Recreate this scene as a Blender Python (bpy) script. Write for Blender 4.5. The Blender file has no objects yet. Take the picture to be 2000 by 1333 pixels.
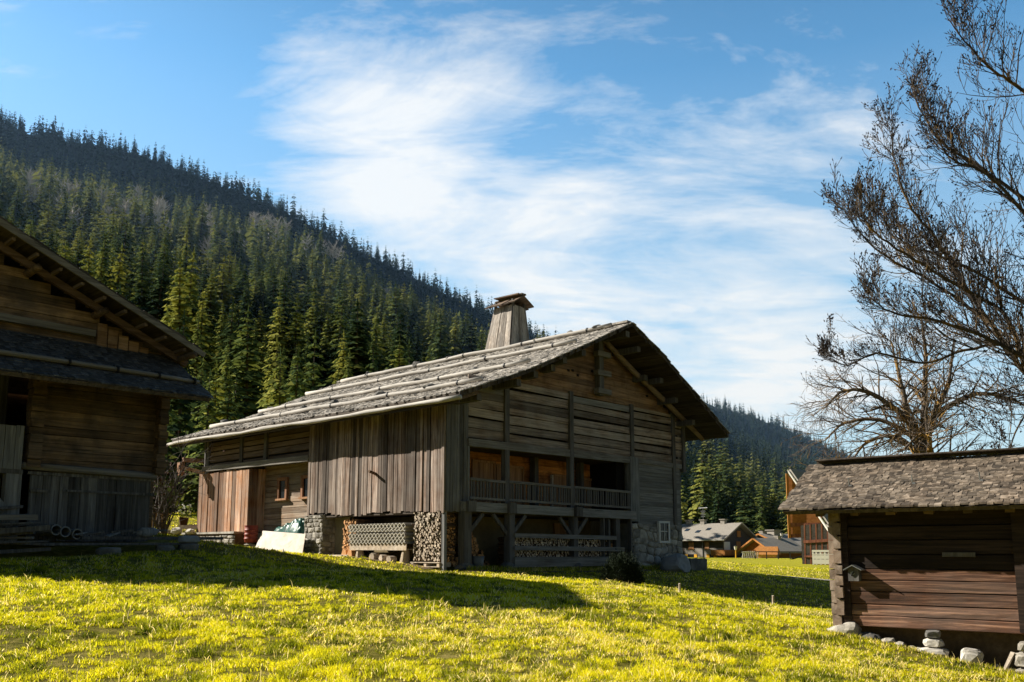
import bpy, math, random
import numpy as np
from mathutils import Vector, Matrix, noise as mnoise
rnd = random.Random(11)
scn = bpy.context.scene
COL = scn.collection
R = math.radians
def U(a, b): return rnd.uniform(a, b)

# ------------------------------------------------------------------ helpers
class MB:
    """collects shapes; build() links them as ONE mesh object"""
    def __init__(s): s.v = []; s.f = []; s.m = []
    def add(s, vs, fs, mi=0):
        n = len(s.v); s.v.extend([tuple(p) for p in vs])
        for f in fs: s.f.append(tuple(n + i for i in f)); s.m.append(mi)
    def box(s, x0, x1, y0, y1, z0, z1, j=0.0, mi=0):
        vs = [(x0,y0,z0),(x1,y0,z0),(x1,y1,z0),(x0,y1,z0),(x0,y0,z1),(x1,y0,z1),(x1,y1,z1),(x0,y1,z1)]
        if j: vs = [tuple(c + U(-j, j) for c in p) for p in vs]
        s.add(vs, [(0,3,2,1),(4,5,6,7),(0,1,5,4),(1,2,6,5),(2,3,7,6),(3,0,4,7)], mi)
    def beam(s, p, q, w, h, j=0.0, mi=0, up=(0,0,1)):
        p = Vector(p); q = Vector(q); d = (q - p).normalized()
        u = Vector(up); a = d.cross(u)
        if a.length < 1e-3: a = d.cross(Vector((0,1,0)))
        a.normalize(); b = a.cross(d).normalized()
        vs = []
        for c in (p, q):
            for sx, sy in ((-1,-1),(1,-1),(1,1),(-1,1)):
                vs.append(c + a*(sx*w/2 + U(-j,j)) + b*(sy*h/2 + U(-j,j)))
        s.add(vs, [(0,1,2,3),(7,6,5,4),(0,4,5,1),(1,5,6,2),(2,6,7,3),(3,7,4,0)], mi)
    def tube(s, pts, rad, n=8, cap=True, mi=0, wob=0.0):
        pts = [Vector(p) for p in pts]; k = len(pts)
        if not hasattr(rad, '__len__'): rad = [rad]*k
        vs = []; ref = None
        for i, p in enumerate(pts):
            d = (pts[min(i+1,k-1)] - pts[max(i-1,0)]).normalized()
            if ref is None:
                ref = d.cross(Vector((0,0,1)))
                if ref.length < .1: ref = d.cross(Vector((1,0,0)))
            a = (ref - d*ref.dot(d)).normalized(); b = d.cross(a); ref = a
            for t in range(n):
                an = 2*math.pi*t/n; r = rad[i]*(1+U(-wob,wob))
                vs.append(p + a*math.cos(an)*r + b*math.sin(an)*r)
        fs = []
        for i in range(k-1):
            for t in range(n):
                fs.append((i*n+t, i*n+(t+1)%n, (i+1)*n+(t+1)%n, (i+1)*n+t))
        if cap: fs.append(tuple(reversed(range(n)))); fs.append(tuple(range((k-1)*n, k*n)))
        s.add(vs, fs, mi)
    def prism(s, poly, d, mi=0, mi_end=None):
        """poly: list of 3D points (planar), extruded by vector d"""
        n = len(poly); d = Vector(d); vs = [Vector(p) for p in poly] + [Vector(p)+d for p in poly]
        s.add(vs, [tuple(reversed(range(n)))], mi if mi_end is None else mi_end)
        k = len(s.v) - 2*n
        s.f.append(tuple(k+n+i for i in range(n))); s.m.append(mi if mi_end is None else mi_end)
        for i in range(n):
            j = (i+1) % n
            s.f.append((k+i, k+j, k+n+j, k+n+i)); s.m.append(mi)
    def rock(s, c, size, seed=0, mi=0, rough=.22, lvl=2, rot=None):
        vs, fs = ICO[lvl]; o = Vector((seed*7.31 % 91, seed*3.17 % 77, seed*1.73 % 57)); out = []
        cuts = []
        rr = random.Random(seed)
        for _ in range(7):
            n = Vector((rr.gauss(0,1), rr.gauss(0,1), rr.gauss(0,1))).normalized(); cuts.append((n, rr.uniform(.62,.9)))
        for p in vs:
            q = p.copy()
            for n, dd in cuts:
                e = q.dot(n) - dd
                if e > 0: q -= n*e
            q *= 1 + rough*mnoise.noise(p*1.6 + o) + rough*.5*mnoise.noise(p*4 + o)
            q = Vector((q.x*size[0], q.y*size[1], q.z*size[2]))
            if rot: q.rotate(rot)
            out.append(q + Vector(c))
        s.add(out, fs, mi)
    def build(s, name, mats, parent=None, smooth=False, zoff=None):
        me = bpy.data.meshes.new(name)
        z = zoff if zoff is not None else (parent.get('zb', 0.0) if parent else 0.0)
        vs = np.array(s.v, dtype=np.float64).reshape(-1, 3)
        if z: vs[:,2] -= z
        me.from_pydata(vs.tolist(), [], s.f)
        if not isinstance(mats, (list, tuple)): mats = [mats]
        for m in mats: me.materials.append(m)
        if len(mats) > 1: me.polygons.foreach_set('material_index', s.m)
        if smooth: me.polygons.foreach_set('use_smooth', [True]*len(me.polygons))
        me.update()
        o = bpy.data.objects.new(name, me); COL.objects.link(o)
        if parent: o.parent = parent
        return o

def _ico(l):
    import bmesh
    bm = bmesh.new(); bmesh.ops.create_icosphere(bm, subdivisions=l, radius=1.0)
    vs = [v.co.copy() for v in bm.verts]; bm.verts.index_update()
    fs = [tuple(v.index for v in f.verts) for f in bm.faces]; bm.free(); return vs, fs
ICO = {1: _ico(1), 2: _ico(2), 3: _ico(3)}

def tag(o, label=None, cat=None, group=None, kind=None):
    if label: o['label'] = label
    if cat: o['category'] = cat
    if group: o['group'] = group
    if kind: o['kind'] = kind
    return o
def empty(name, loc, rz=0.0, label=None, cat=None, group=None):
    o = bpy.data.objects.new(name, None); COL.objects.link(o)
    o.location = loc; o.rotation_euler = (0, 0, rz); o.empty_display_size = .3
    return tag(o, label, cat, group)
def root(name, loc, rz, label, cat, group=None):
    """Empty at a thing's base; meshes below it are written with absolute z"""
    o = empty(name, loc, rz, label, cat, group); o['zb'] = loc[2]; return o
def put(o, loc, rz=0.0):
    o.location = loc; o.rotation_euler = (0, 0, rz); return o
def dup(o, parent=None):
    c = o.copy(); COL.objects.link(c); c.parent = parent
    for ch in [x for x in list(o.children)]: dup(ch, c)
    return c

class Frame:
    def __init__(s, O, ang): s.O = O; s.a = ang; s.u = (math.cos(ang), math.sin(ang)); s.v = (-s.u[1], s.u[0])
    def w(s, a, b, z): return (s.O[0]+a*s.u[0]+b*s.v[0], s.O[1]+a*s.u[1]+b*s.v[1], z)
    def loc(s, x, y):
        dx, dy = x-s.O[0], y-s.O[1]; return (dx*s.u[0]+dy*s.u[1], dx*s.v[0]+dy*s.v[1])
FB = Frame((-2.53, 33.0), R(46.5))       # big barn
FL = Frame((-11.03, 27.0), R(46.5))      # left barn
FH = Frame((5.87, 16.0), R(-36.6))       # hut on the right
FC = Frame((43.2, 180.0), R(-45))        # far chalet

# ------------------------------------------------------------------ materials
def newmat(name):
    m = bpy.data.materials.new(name); m.use_nodes = True
    nt = m.node_tree; nt.nodes.clear()
    out = nt.nodes.new('ShaderNodeOutputMaterial'); b = nt.nodes.new('ShaderNodeBsdfPrincipled')
    nt.links.new(b.outputs[0], out.inputs[0]); b.inputs['Roughness'].default_value = .85
    b.inputs['Specular IOR Level'].default_value = .25
    return m, nt, b
def nd(nt, t, **kw):
    n = nt.nodes.new(t)
    for k, v in kw.items():
        if k.startswith('i_'):
            n.inputs[int(k[2:]) if k[2:].isdigit() else k[2:]].default_value = v
        else: setattr(n, k, v)
    return n
def ramp(nt, stops, fac=None, interp='LINEAR'):
    r = nt.nodes.new('ShaderNodeValToRGB'); r.color_ramp.interpolation = interp
    el = r.color_ramp.elements
    while len(el) < len(stops): el.new(.5)
    for e, (p, c) in zip(el, stops): e.position = p; e.color = (c[0], c[1], c[2], 1)
    if fac is not None: nt.links.new(fac, r.inputs[0])
    return r.outputs[0]
def mth(nt, op, a, b=None, clamp=False):
    n = nt.nodes.new('ShaderNodeMath'); n.operation = op; n.use_clamp = clamp
    for i, x in enumerate((a, b)):
        if x is None: continue
        if isinstance(x, (int, float)): n.inputs[i].default_value = x
        else: nt.links.new(x, n.inputs[i])
    return n.outputs[0]
def mixc(nt, fac, a, b, mode='MIX'):
    n = nt.nodes.new('ShaderNodeMix'); n.data_type = 'RGBA'; n.blend_type = mode
    for i, x in ((0, fac), (6, a), (7, b)):
        if isinstance(x, (int, float)): n.inputs[i].default_value = x
        elif isinstance(x, tuple): n.inputs[i].default_value = (*x[:3], 1)
        else: nt.links.new(x, n.inputs[i])
    return n.outputs[2]
def coords(nt, scale=(1,1,1), island=40.0, kind='Object'):
    tc = nt.nodes.new('ShaderNodeTexCoord'); src = tc.outputs[kind]
    g = nt.nodes.new('ShaderNodeNewGeometry')
    mp = nd(nt, 'ShaderNodeMapping'); mp.inputs['Scale'].default_value = scale
    if island:
        m = mth(nt, 'MULTIPLY', g.outputs['Random Per Island'], island)
        c = nt.nodes.new('ShaderNodeCombineXYZ')
        for i in range(3): nt.links.new(m, c.inputs[i])
        a = nd(nt, 'ShaderNodeVectorMath', operation='ADD'); nt.links.new(src, a.inputs[0]); nt.links.new(c.outputs[0], a.inputs[1])
        nt.links.new(a.outputs[0], mp.inputs['Vector'])
    else: nt.links.new(src, mp.inputs['Vector'])
    return mp.outputs[0], g, src
def noise(nt, vec, scale, detail=4, rough=.55, dist=0.0):
    n = nd(nt, 'ShaderNodeTexNoise', i_Scale=scale, i_Detail=detail, i_Roughness=rough, i_Distortion=dist)
    nt.links.new(vec, n.inputs['Vector']); return n.outputs['Fac']
def bump(nt, b, h, strength, dist=.02):
    n = nd(nt, 'ShaderNodeBump', i_Strength=strength, i_Distance=dist)
    nt.links.new(h, n.inputs['Height']); nt.links.new(n.outputs[0], b.inputs['Normal'])

def wood(name, dark, mid, light, axis='x', grain=14.0, weather=None, wamt=.5, vary=.55, bmp=.5, rough=.85, stain=0.0):
    m, nt, b = newmat(name)
    sc = {'x': (.55, grain, grain), 'y': (grain, .55, grain), 'z': (grain, grain, .55), 'n': (5,5,5)}[axis]
    vec, g, src = coords(nt, sc)
    f = noise(nt, vec, 1.0, 7, .68, .6)
    col = ramp(nt, [(.3, dark), (.5, mid), (.72, light)], f)
    if weather:
        w = noise(nt, src, .9, 5, .65); w2 = noise(nt, vec, .25, 3, .5)
        w = mth(nt, 'MULTIPLY', mth(nt, 'SUBTRACT', mth(nt, 'ADD', w, mth(nt,'MULTIPLY',w2,.6)), .62), 3.2, True)
        wc = mixc(nt, f, tuple(c*.45 for c in weather), tuple(min(1,c*1.5) for c in weather))
        col = mixc(nt, mth(nt, 'MULTIPLY', w, wamt, True), col, wc)
    # knots and dark nail streaks
    vo = nd(nt, 'ShaderNodeTexVoronoi', i_Scale=.5); nt.links.new(vec, vo.inputs['Vector'])
    k = mth(nt, 'LESS_THAN', vo.outputs['Distance'], .09)
    col = mixc(nt, mth(nt, 'MULTIPLY', k, .65), col, tuple(c*.35 for c in dark))
    r = mth(nt, 'ADD', mth(nt, 'MULTIPLY', g.outputs['Random Per Island'], 2*vary), 1-vary)
    col = mixc(nt, 1.0, col, r, 'MULTIPLY')
    if stain:
        s = noise(nt, src, 1.7, 4, .6)
        s = mth(nt, 'MULTIPLY', mth(nt, 'SUBTRACT', s, .48), 5, True)
        col = mixc(nt, mth(nt, 'MULTIPLY', s, stain), col, tuple(c*.3 for c in dark))
    nt.links.new(col, b.inputs['Base Color']); b.inputs['Roughness'].default_value = rough
    bump(nt, b, f, bmp, .015)
    return m
def stone(name, a, bcol, c, scale=2.2, vary=.45, bmp=.7, lichen=None):
    m, nt, b = newmat(name)
    vec, g, src = coords(nt, (1,1,1), 30)
    f = noise(nt, vec, scale, 8, .66); f2 = noise(nt, vec, scale*9, 4, .6)
    col = ramp(nt, [(.3, a), (.52, bcol), (.75, c)], f)
    col = mixc(nt, mth(nt,'MULTIPLY',f2,.35), col, tuple(x*.4 for x in a))
    if lichen:
        l = noise(nt, src, 5.0, 5, .7)
        col = mixc(nt, mth(nt, 'MULTIPLY', mth(nt,'SUBTRACT',l,.56), 5, True), col, lichen)
    r = mth(nt, 'ADD', mth(nt, 'MULTIPLY', g.outputs['Random Per Island'], 2*vary), 1-vary)
    col = mixc(nt, 1.0, col, r, 'MULTIPLY')
    nt.links.new(col, b.inputs['Base Color']); b.inputs['Roughness'].default_value = .9
    bump(nt, b, mth(nt,'ADD',f,mth(nt,'MULTIPLY',f2,.4)), bmp*.7, .012)
    return m
def plain(name, col, rough=.7, var=.25, scale=6.0, metal=0.0, bmp=.15):
    m, nt, b = newmat(name)
    vec, g, src = coords(nt, (1,1,1), 10)
    f = noise(nt, vec, scale, 5, .6); f2 = noise(nt, vec, scale*.2, 3, .6)
    col2 = mixc(nt, mth(nt,'MULTIPLY',mth(nt,'ADD',f,f2),.5), tuple(c*(1-var*1.6) for c in col), tuple(min(1,c*(1+var)) for c in col))
    nt.links.new(col2, b.inputs['Base Color']); b.inputs['Roughness'].default_value = rough
    b.inputs['Metallic'].default_value = metal
    bump(nt, b, f, bmp, .01)
    return m

M = {}
# barn
M['plank_h'] = wood('grey_brown_planks', (.03,.022,.017), (.16,.112,.082), (.44,.335,.265), 'x', 15, (.34,.315,.29), .5, .6, .9)
M['gable'] = wood('warm_gable_logs', (.09,.046,.022), (.27,.155,.08), (.46,.29,.17), 'x', 12, (.26,.19,.135), .45, .35, stain=.45)
M['grey_h'] = wood('silver_planks', (.09,.09,.09), (.2,.2,.2), (.34,.34,.335), 'x', 14, (.18,.16,.14), .4, .3)
M['grey_beam'] = wood('silver_beam', (.12,.12,.12), (.27,.27,.265), (.42,.41,.4), 'x', 9, (.2,.18,.16), .5, .2)
M['post'] = wood('dark_posts', (.035,.03,.028), (.085,.076,.07), (.16,.15,.145), 'z', 12, (.2,.2,.2), .35, .35)
M['board_v'] = wood('weathered_boards', (.03,.016,.011), (.165,.105,.075), (.66,.53,.44), 'z', 19, (.4,.365,.335), .4, .7, 1.0)
M['board_g'] = wood('grey_boards', (.04,.038,.036), (.1,.095,.09), (.19,.185,.18), 'z', 14, (.2,.2,.2), .4, .35)
M['board_o'] = wood('orange_boards', (.06,.022,.009), (.34,.15,.065), (.74,.47,.29), 'z', 18, (.45,.4,.36), .45, .7, 1.0)
M['inner'] = wood('orange_log_wall', (.26,.085,.025), (.6,.24,.075), (.8,.38,.13), 'x', 9, None, 0, .25, stain=.7)
M['inner_v'] = wood('orange_doors', (.2,.09,.04), (.38,.2,.1), (.5,.29,.16), 'z', 9, None, 0, .25)
M['deck'] = wood('roof_underside', (.03,.024,.02), (.075,.06,.048), (.14,.115,.095), 'y', 11, None, 0, .45)
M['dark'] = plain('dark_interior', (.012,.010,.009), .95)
M['shingle'] = wood('larch_shingles', (.06,.053,.046), (.27,.245,.215), (.66,.61,.55), 'n', 10, (.42,.39,.35), .35, .65, .4)
M['pole'] = wood('pale_poles', (.34,.31,.275), (.58,.545,.5), (.74,.71,.665), 'y', 12, (.35,.33,.32), .4, .12)
M['log_y'] = wood('brown_timbers', (.06,.038,.024), (.15,.1,.065), (.25,.18,.13), 'y', 11, (.2,.18,.17), .3, .3)
M['log_x'] = wood('brown_rails', (.07,.06,.052), (.16,.145,.13), (.27,.25,.235), 'x', 11, (.26,.26,.26), .5, .3)
M['chim'] = wood('chimney_boards', (.07,.05,.04), (.33,.275,.23), (.72,.64,.56), 'z', 13, (.4,.38,.36), .5, .45)
M['stone'] = stone('field_stone', (.15,.135,.115), (.46,.43,.385), (.74,.7,.64), 2.4, .4, .8, (.3,.27,.2))
M['palestone'] = stone('pale_split_stone', (.14,.125,.105), (.4,.365,.315), (.66,.62,.55), 3.0, .3, .9, (.3,.27,.18))
M['mortar'] = stone('lime_mortar', (.17,.155,.13), (.3,.28,.245), (.42,.4,.36), 1.3, .05, .6)
M['plaster'] = stone('ochre_plaster', (.16,.12,.06), (.3,.235,.13), (.38,.31,.19), 1.1, .05, .4)
M['plasterg'] = stone('grey_plaster', (.26,.24,.215), (.4,.375,.345), (.5,.48,.45), 1.1, .05, .4)
M['rstone'] = stone('roof_stone', (.07,.066,.06), (.15,.145,.138), (.3,.28,.26), 2, .3, .8, (.22,.2,.12))
M['boulder'] = stone('pale_boulder', (.22,.22,.22), (.36,.36,.37), (.46,.46,.47), 1.4, .1, .5)
M['endo'] = wood('fresh_log_ends', (.34,.13,.035), (.68,.33,.12), (.9,.58,.3), 'n', 3, (.4,.33,.26), .25, .45, .25)
M['endg'] = wood('grey_log_ends', (.24,.2,.165), (.52,.45,.37), (.8,.71,.6), 'n', 3, (.5,.33,.17), .4, .45, .25)
M['bark'] = wood('log_bark', (.05,.03,.018), (.14,.085,.05), (.25,.165,.1), 'n', 5, None, 0, .4)
M['glass'] = plain('old_window_glass', (.02,.024,.028), .12, .2)
M['white'] = plain('white_paint', (.74,.72,.69), .6, .07)
M['whiteboard'] = wood('pale_panel', (.74,.64,.55), (.88,.83,.78), (.92,.9,.88), 'x', 3, (.5,.32,.2), .4, .05, .1)
M['tarp'] = plain('dark_green_tarp', (.03,.12,.1), .34, .3, 3)
M['barrel'] = plain('faded_red_plastic', (.3,.06,.045), .5, .3)
M['bucket'] = plain('grey_bucket', (.16,.17,.18), .6, .2)
M['yellowtub'] = plain('ochre_tub', (.36,.2,.05), .6, .3)
M['iron'] = plain('galvanised_iron', (.3,.31,.32), .4, .3, 8, .6)
M['blackiron'] = plain('dark_iron', (.03,.03,.032), .55, .3, 8, .5)
M['blue'] = plain('blue_plastic', (.02,.12,.4), .4, .1)
# left barn and hut
M['lb_h'] = wood('dark_log_wall', (.05,.032,.018), (.19,.12,.066), (.42,.27,.15), 'x', 13, (.05,.045,.04), .7, .45, stain=.5)
M['lb_v'] = wood('charcoal_boards', (.024,.022,.021), (.07,.066,.063), (.2,.19,.18), 'z', 13, (.16,.155,.15), .5, .5)
M['lb_pale'] = wood('pale_grey_beam', (.08,.072,.065), (.18,.165,.145), (.28,.26,.235), 'x', 12, None, 0, .15)
M['lb_palez'] = wood('pale_grey_post', (.09,.09,.09), (.19,.19,.19), (.3,.3,.3), 'z', 12, None, 0, .15)
M['lb_shingle'] = wood('slate_grey_shingles', (.025,.024,.023), (.07,.068,.066), (.16,.155,.15), 'n', 10, None, 0, .45)
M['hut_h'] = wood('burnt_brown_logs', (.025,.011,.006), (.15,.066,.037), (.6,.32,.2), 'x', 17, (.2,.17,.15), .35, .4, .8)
M['hut_dark'] = wood('eave_shade_logs', (.008,.005,.004), (.03,.019,.014), (.075,.048,.034), 'x', 15, None, 0, .3, .6)  # eave shade put into the log colour
M['hut_end'] = wood('grey_log_heads', (.1,.075,.058), (.26,.21,.17), (.45,.39,.34), 'n', 5, (.3,.17,.09), .5, .3)
M['hut_sh'] = wood('brown_grey_shingles', (.04,.029,.02), (.13,.097,.07), (.36,.285,.22), 'n', 12, (.2,.18,.15), .3, .6, .4)
# village
M['ch_dark'] = wood('black_brown_boards', (.035,.03,.028), (.075,.066,.06), (.11,.1,.09), 'x', 6, None, 0, .2)
M['ch_grey'] = wood('grey_siding', (.2,.185,.17), (.3,.28,.26), (.38,.36,.34), 'x', 5, None, 0, .2)
M['orange'] = wood('orange_shutters', (.26,.1,.03), (.42,.18,.05), (.55,.27,.09), 'z', 5, None, 0, .15)
M['yell'] = plain('yellow_shutters', (.75,.4,.03), .6, .1)
M['slate'] = wood('grey_far_roof', (.2,.185,.165), (.31,.29,.26), (.4,.37,.33), 'n', 2, (.27,.25,.23), .4, .2)
M['red'] = wood('red_timber', (.12,.045,.03), (.26,.1,.065), (.38,.17,.11), 'z', 5, None, 0, .2)
M['soffit'] = wood('orange_soffit', (.2,.075,.02), (.36,.14,.04), (.45,.2,.07), 'x', 3, None, 0, .15)

# ------------------------------------------------------------------ terrain
CP = [(0,0,0),(-6,4,.12),(6,4,-.25),(0,-12,-.2),(-14,-6,.1),(14,-6,-.6),
 (-5.3,9,.25),(0,9,.22),(5.3,9,-.1),(7.3,12.5,-.3),(8.2,14.27,-.36),(7.49,14.8,-.24),(5.9,15.8,.1),(9,17,-.3),(9,20,-.2),
 (1.38,16,.5),(-13.1,21.3,1.2),(-8,13,.72),(-16,14,.95),(-13.8,23.2,1.52),(-11.3,25.6,1.66),(-11,27.5,1.95),(-14,25,1.8),(-18,22,1.6),(-15,31,2.3),
 (-2.53,33,.86),(-3.4,32.6,.84),(1.2,37,.8),(8.5,44.6,.7),(10.5,46,.6),(-4.2,33.2,1.02),(-6.6,36,1.3),(-8.9,38.8,1.46),(-10.6,36,1.5),(-12.9,41,1.68),(-15.5,41.5,1.75),
 (-6,28,1.12),(-1,27,.86),(2.4,26,.62),(3.6,29,.5),(2.17,31.3,.6),(6.87,29.6,.08),(10,28,-.3),(7.2,27.5,-.02),(4.9,26,.33),(8,27,-.05),
 (8.4,36,.24),(12,52,.42),(18,50,-.1),(14,38,-.28),(12,22,-.35),(25,70,.1),(20,85,.35),(45,130,.1),(30,130,.42),(60,110,0),(25,40,-.4),
 (43,180,.03),(70,180,0),(-19,46,2.7),(-25,40,2.8),(-16,52,3.0),(0,70,2.6),(-20,80,4.2),(-60,60,6),(-40,30,3.2),(-30,10,1.5),(30,15,-.9),(40,0,-1.2),(70,60,-.4),(-60,0,2.5),(0,-40,-.6),(80,-20,-1.5)]
_cp = np.array(CP, float)
def _tps(d2): return np.where(d2 > 1e-9, .5*d2*np.log(np.maximum(d2, 1e-9)), 0)
_n = len(_cp); _A = np.zeros((_n+3, _n+3))
_A[:_n,:_n] = _tps(((_cp[:,None,:2]-_cp[None,:,:2])**2).sum(-1)) + np.eye(_n)*.6
_A[:_n,_n] = 1; _A[:_n,_n+1:] = _cp[:,:2]; _A[_n,:_n] = 1; _A[_n+1:,:_n] = _cp[:,:2].T
_w = np.linalg.solve(_A, np.concatenate([_cp[:,2], np.zeros(3)]))
def smooth(a, b, x): t = np.clip((x-a)/(b-a), 0, 1); return t*t*(3-2*t)
def vnoise(x, y, s):
    """cheap smooth value noise"""
    X = x/s; Y = y/s; xi = np.floor(X); yi = np.floor(Y); fx = X-xi; fy = Y-yi
    fx = fx*fx*(3-2*fx); fy = fy*fy*(3-2*fy)
    h = lambda a, b: np.modf(np.abs(np.sin(a*127.1+b*311.7+s*3.3)*43758.5453))[0]
    return (h(xi,yi)*(1-fx)+h(xi+1,yi)*fx)*(1-fy)+(h(xi,yi+1)*(1-fx)+h(xi+1,yi+1)*fx)*fy
def ground(x, y):
    x = np.asarray(x, float); y = np.asarray(y, float); sh = np.broadcast(x, y).shape
    x = np.broadcast_to(x, sh).ravel(); y = np.broadcast_to(y, sh).ravel(); z = np.empty(x.size)
    for i in range(0, x.size, 20000):
        xs = x[i:i+20000]; ys = y[i:i+20000]
        d2 = (xs[:,None]-_cp[None,:,0])**2 + (ys[:,None]-_cp[None,:,1])**2
        z[i:i+20000] = _tps(d2)@_w[:_n] + _w[_n] + _w[_n+1]*xs + _w[_n+2]*ys
    far = np.maximum(smooth(120, 190, y), smooth(60, 110, np.abs(x)))
    z = z*(1-far) + .1*far
    d = np.hypot(x, y)
    z += (vnoise(x,y,1.3)-.5)*.07*(1-smooth(40,90,d)) + (vnoise(x,y,4.1)-.5)*.08*(1-smooth(40,90,d))
    return z.reshape(sh)
def gz(x, y): return float(ground(np.array([x]), np.array([y]))[0])
# the wooded mountain: foot, shoulder and crest along each bearing r = x / y
_r  = np.array([-1.2, -.9, -.76, -.645, -.584, -.45, -.28, -.175, -.09, 0, .06, .2, .3, .4, .5, .7, 1.0])
_cr = np.array([.95, .9, .76, .53, .502, .478, .412, .356, .308, .262, .235, .182, .147, .104, .06, .025, .0])  # crest beyond the left edge raised, unseen, to shade the upper slope
_sh = np.array([.58, .59, .54, .46, .432, .402, .362, .318, .282, .245, .215, .15, .115, .08, .045, .018, .0])
_y0 = np.array([105, 105, 108, 110, 112, 112, 115, 120, 125, 130, 150, 205, 232, 250, 270, 300, 320.])
_ys = np.array([640, 640, 620, 580, 560, 560, 590, 640, 700, 780, 800, 900, 1000, 1100, 1100, 1100, 1100.])
_yc = np.array([790, 790, 780, 760, 745, 755, 770, 800, 850, 900, 950, 1150, 1300, 1400, 1400, 1400, 1400.])
def mountain(x, y):
    r = np.clip(x/np.maximum(y, 1), -1.2, 1.0)
    y0, ys, yc = np.interp(r,_r,_y0), np.interp(r,_r,_ys), np.interp(r,_r,_yc)
    zs = np.interp(r,_r,_sh)*ys; zc = np.interp(r,_r,_cr)*yc
    t = np.clip((y-y0)/(ys-y0), 0, 1); t2 = np.clip((y-ys)/(yc-ys), 0, 1)
    z = 1.5 + (zs-1.5)*(t**1.12) + (zc-zs)*t2 - np.maximum(y-yc, 0)*.35
    z = np.where(y < y0, 1.5-(y0-y)*.25, z)
    z += (vnoise(x,y,60)-.5)*9*smooth(0,.25,t)*(1-.5*t2) + (vnoise(x,y,130)-.5)*14*smooth(0,.4,t)*(1-.7*t2)
    return z

def gridmesh(name, xs, ys, fn, mat):
    X, Y = np.meshgrid(xs, ys); Z = fn(X, Y)
    n, m = len(xs), len(ys)
    me = bpy.data.meshes.new(name)
    co = np.stack([X, Y, Z], -1).reshape(-1, 3)
    i = np.arange((m-1)*(n-1)); q = (i//(n-1))*n + i % (n-1)
    faces = np.stack([q, q+1, q+n+1, q+n], -1)
    fastmesh(me, co, faces)
    me.polygons.foreach_set('use_smooth', [True]*len(me.polygons)); me.materials.append(mat)
    o = bpy.data.objects.new(name, me); COL.objects.link(o); return o
def fastmesh(me, co, faces):
    """faces: (k, n) array of one polygon size"""
    k, n = faces.shape
    me.vertices.add(len(co)); me.vertices.foreach_set('co', np.asarray(co, np.float32).ravel())
    me.loops.add(k*n); me.loops.foreach_set('vertex_index', faces.astype(np.int32).ravel())
    me.polygons.add(k); me.polygons.foreach_set('loop_start', np.arange(0, k*n, n, dtype=np.int32))
    me.update(calc_edges=True)
def spread(a, b, step, far, n):
    core = np.arange(a, b, step); g = np.geomspace(step*2, far, n)
    return np.concatenate([(a-g)[::-1], core, b+g])

def ground_mat():
    m, nt, b = newmat('meadow_turf')
    tc = nd(nt, 'ShaderNodeTexCoord'); v = tc.outputs['Object']
    f1 = noise(nt, v, 4.5, 8, .7); f2 = noise(nt, v, .35, 4, .6); f3 = noise(nt, v, 26, 4, .7)
    col = ramp(nt, [(.32,(.05,.05,.01)),(.5,(.22,.19,.03)),(.66,(.46,.36,.12))], f1)
    col = mixc(nt, mth(nt,'MULTIPLY',mth(nt,'SUBTRACT',f2,.55),3,True), col, (.42,.32,.12))
    col = mixc(nt, mth(nt,'MULTIPLY',f3,.5), col, (.12,.12,.012))
    sp = nd(nt,'ShaderNodeSeparateXYZ'); nt.links.new(v, sp.inputs[0])   # turf beyond the blades is brighter and yellower
    fm = mth(nt,'DIVIDE',mth(nt,'SUBTRACT',sp.outputs['Y'],48),20,True)
    col = mixc(nt, fm, col, ramp(nt,[(.35,(.26,.26,.02)),(.6,(.5,.46,.04)),(.75,(.6,.52,.1))],f1))
    nt.links.new(col, b.inputs['Base Color']); b.inputs['Roughness'].default_value = 1
    b.inputs['Specular IOR Level'].default_value = .05
    bump(nt, b, mth(nt,'ADD',f1,f3), .9, .08)
    return m
M['turf'] = ground_mat()
def leafshade(nt,b,col,trans,nrm=None):
    """leaf: reflects on one face and lets light through to the other"""
    df=nd(nt,'ShaderNodeBsdfDiffuse'); tr=nd(nt,'ShaderNodeBsdfTranslucent'); ad=nd(nt,'ShaderNodeAddShader')
    nt.links.new(col,df.inputs[0]); nt.links.new(mixc(nt,1.0,col,(trans,trans,trans*.8),'MULTIPLY'),tr.inputs[0])
    if nrm:
        g=nd(nt,'ShaderNodeNewGeometry'); a=nd(nt,'ShaderNodeVectorMath',operation='SCALE'); a.inputs[3].default_value=.45; nt.links.new(g.outputs['Normal'],a.inputs[0])
        c=nd(nt,'ShaderNodeVectorMath',operation='ADD'); nt.links.new(a.outputs[0],c.inputs[0]); c.inputs[1].default_value=nrm
        e=nd(nt,'ShaderNodeVectorMath',operation='NORMALIZE'); nt.links.new(c.outputs[0],e.inputs[0])
        nt.links.new(e.outputs[0],df.inputs['Normal'])
    out=[q for q in nt.nodes if q.type=='OUTPUT_MATERIAL'][0]; nt.nodes.remove(b)
    nt.links.new(df.outputs[0],ad.inputs[0]); nt.links.new(tr.outputs[0],ad.inputs[1]); nt.links.new(ad.outputs[0],out.inputs[0])
def floor_mat():
    m, nt, b = newmat('forest_floor')
    tc = nd(nt, 'ShaderNodeTexCoord'); v = tc.outputs['Object']
    f1 = noise(nt, v, .09, 8, .7)
    col = ramp(nt, [(.35,(.006,.01,.007)),(.55,(.016,.024,.012)),(.72,(.045,.045,.03))], f1)
    nt.links.new(col, b.inputs['Base Color']); b.inputs['Roughness'].default_value = 1
    return m
M['floor'] = floor_mat()
meadow = gridmesh('meadow', spread(-32, 32, .4, 2500, 34), spread(-4, 56, .4, 3200, 40), ground, M['turf'])
tag(meadow, 'sloping alpine meadow of short yellow green grass', None, None, 'structure')
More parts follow.
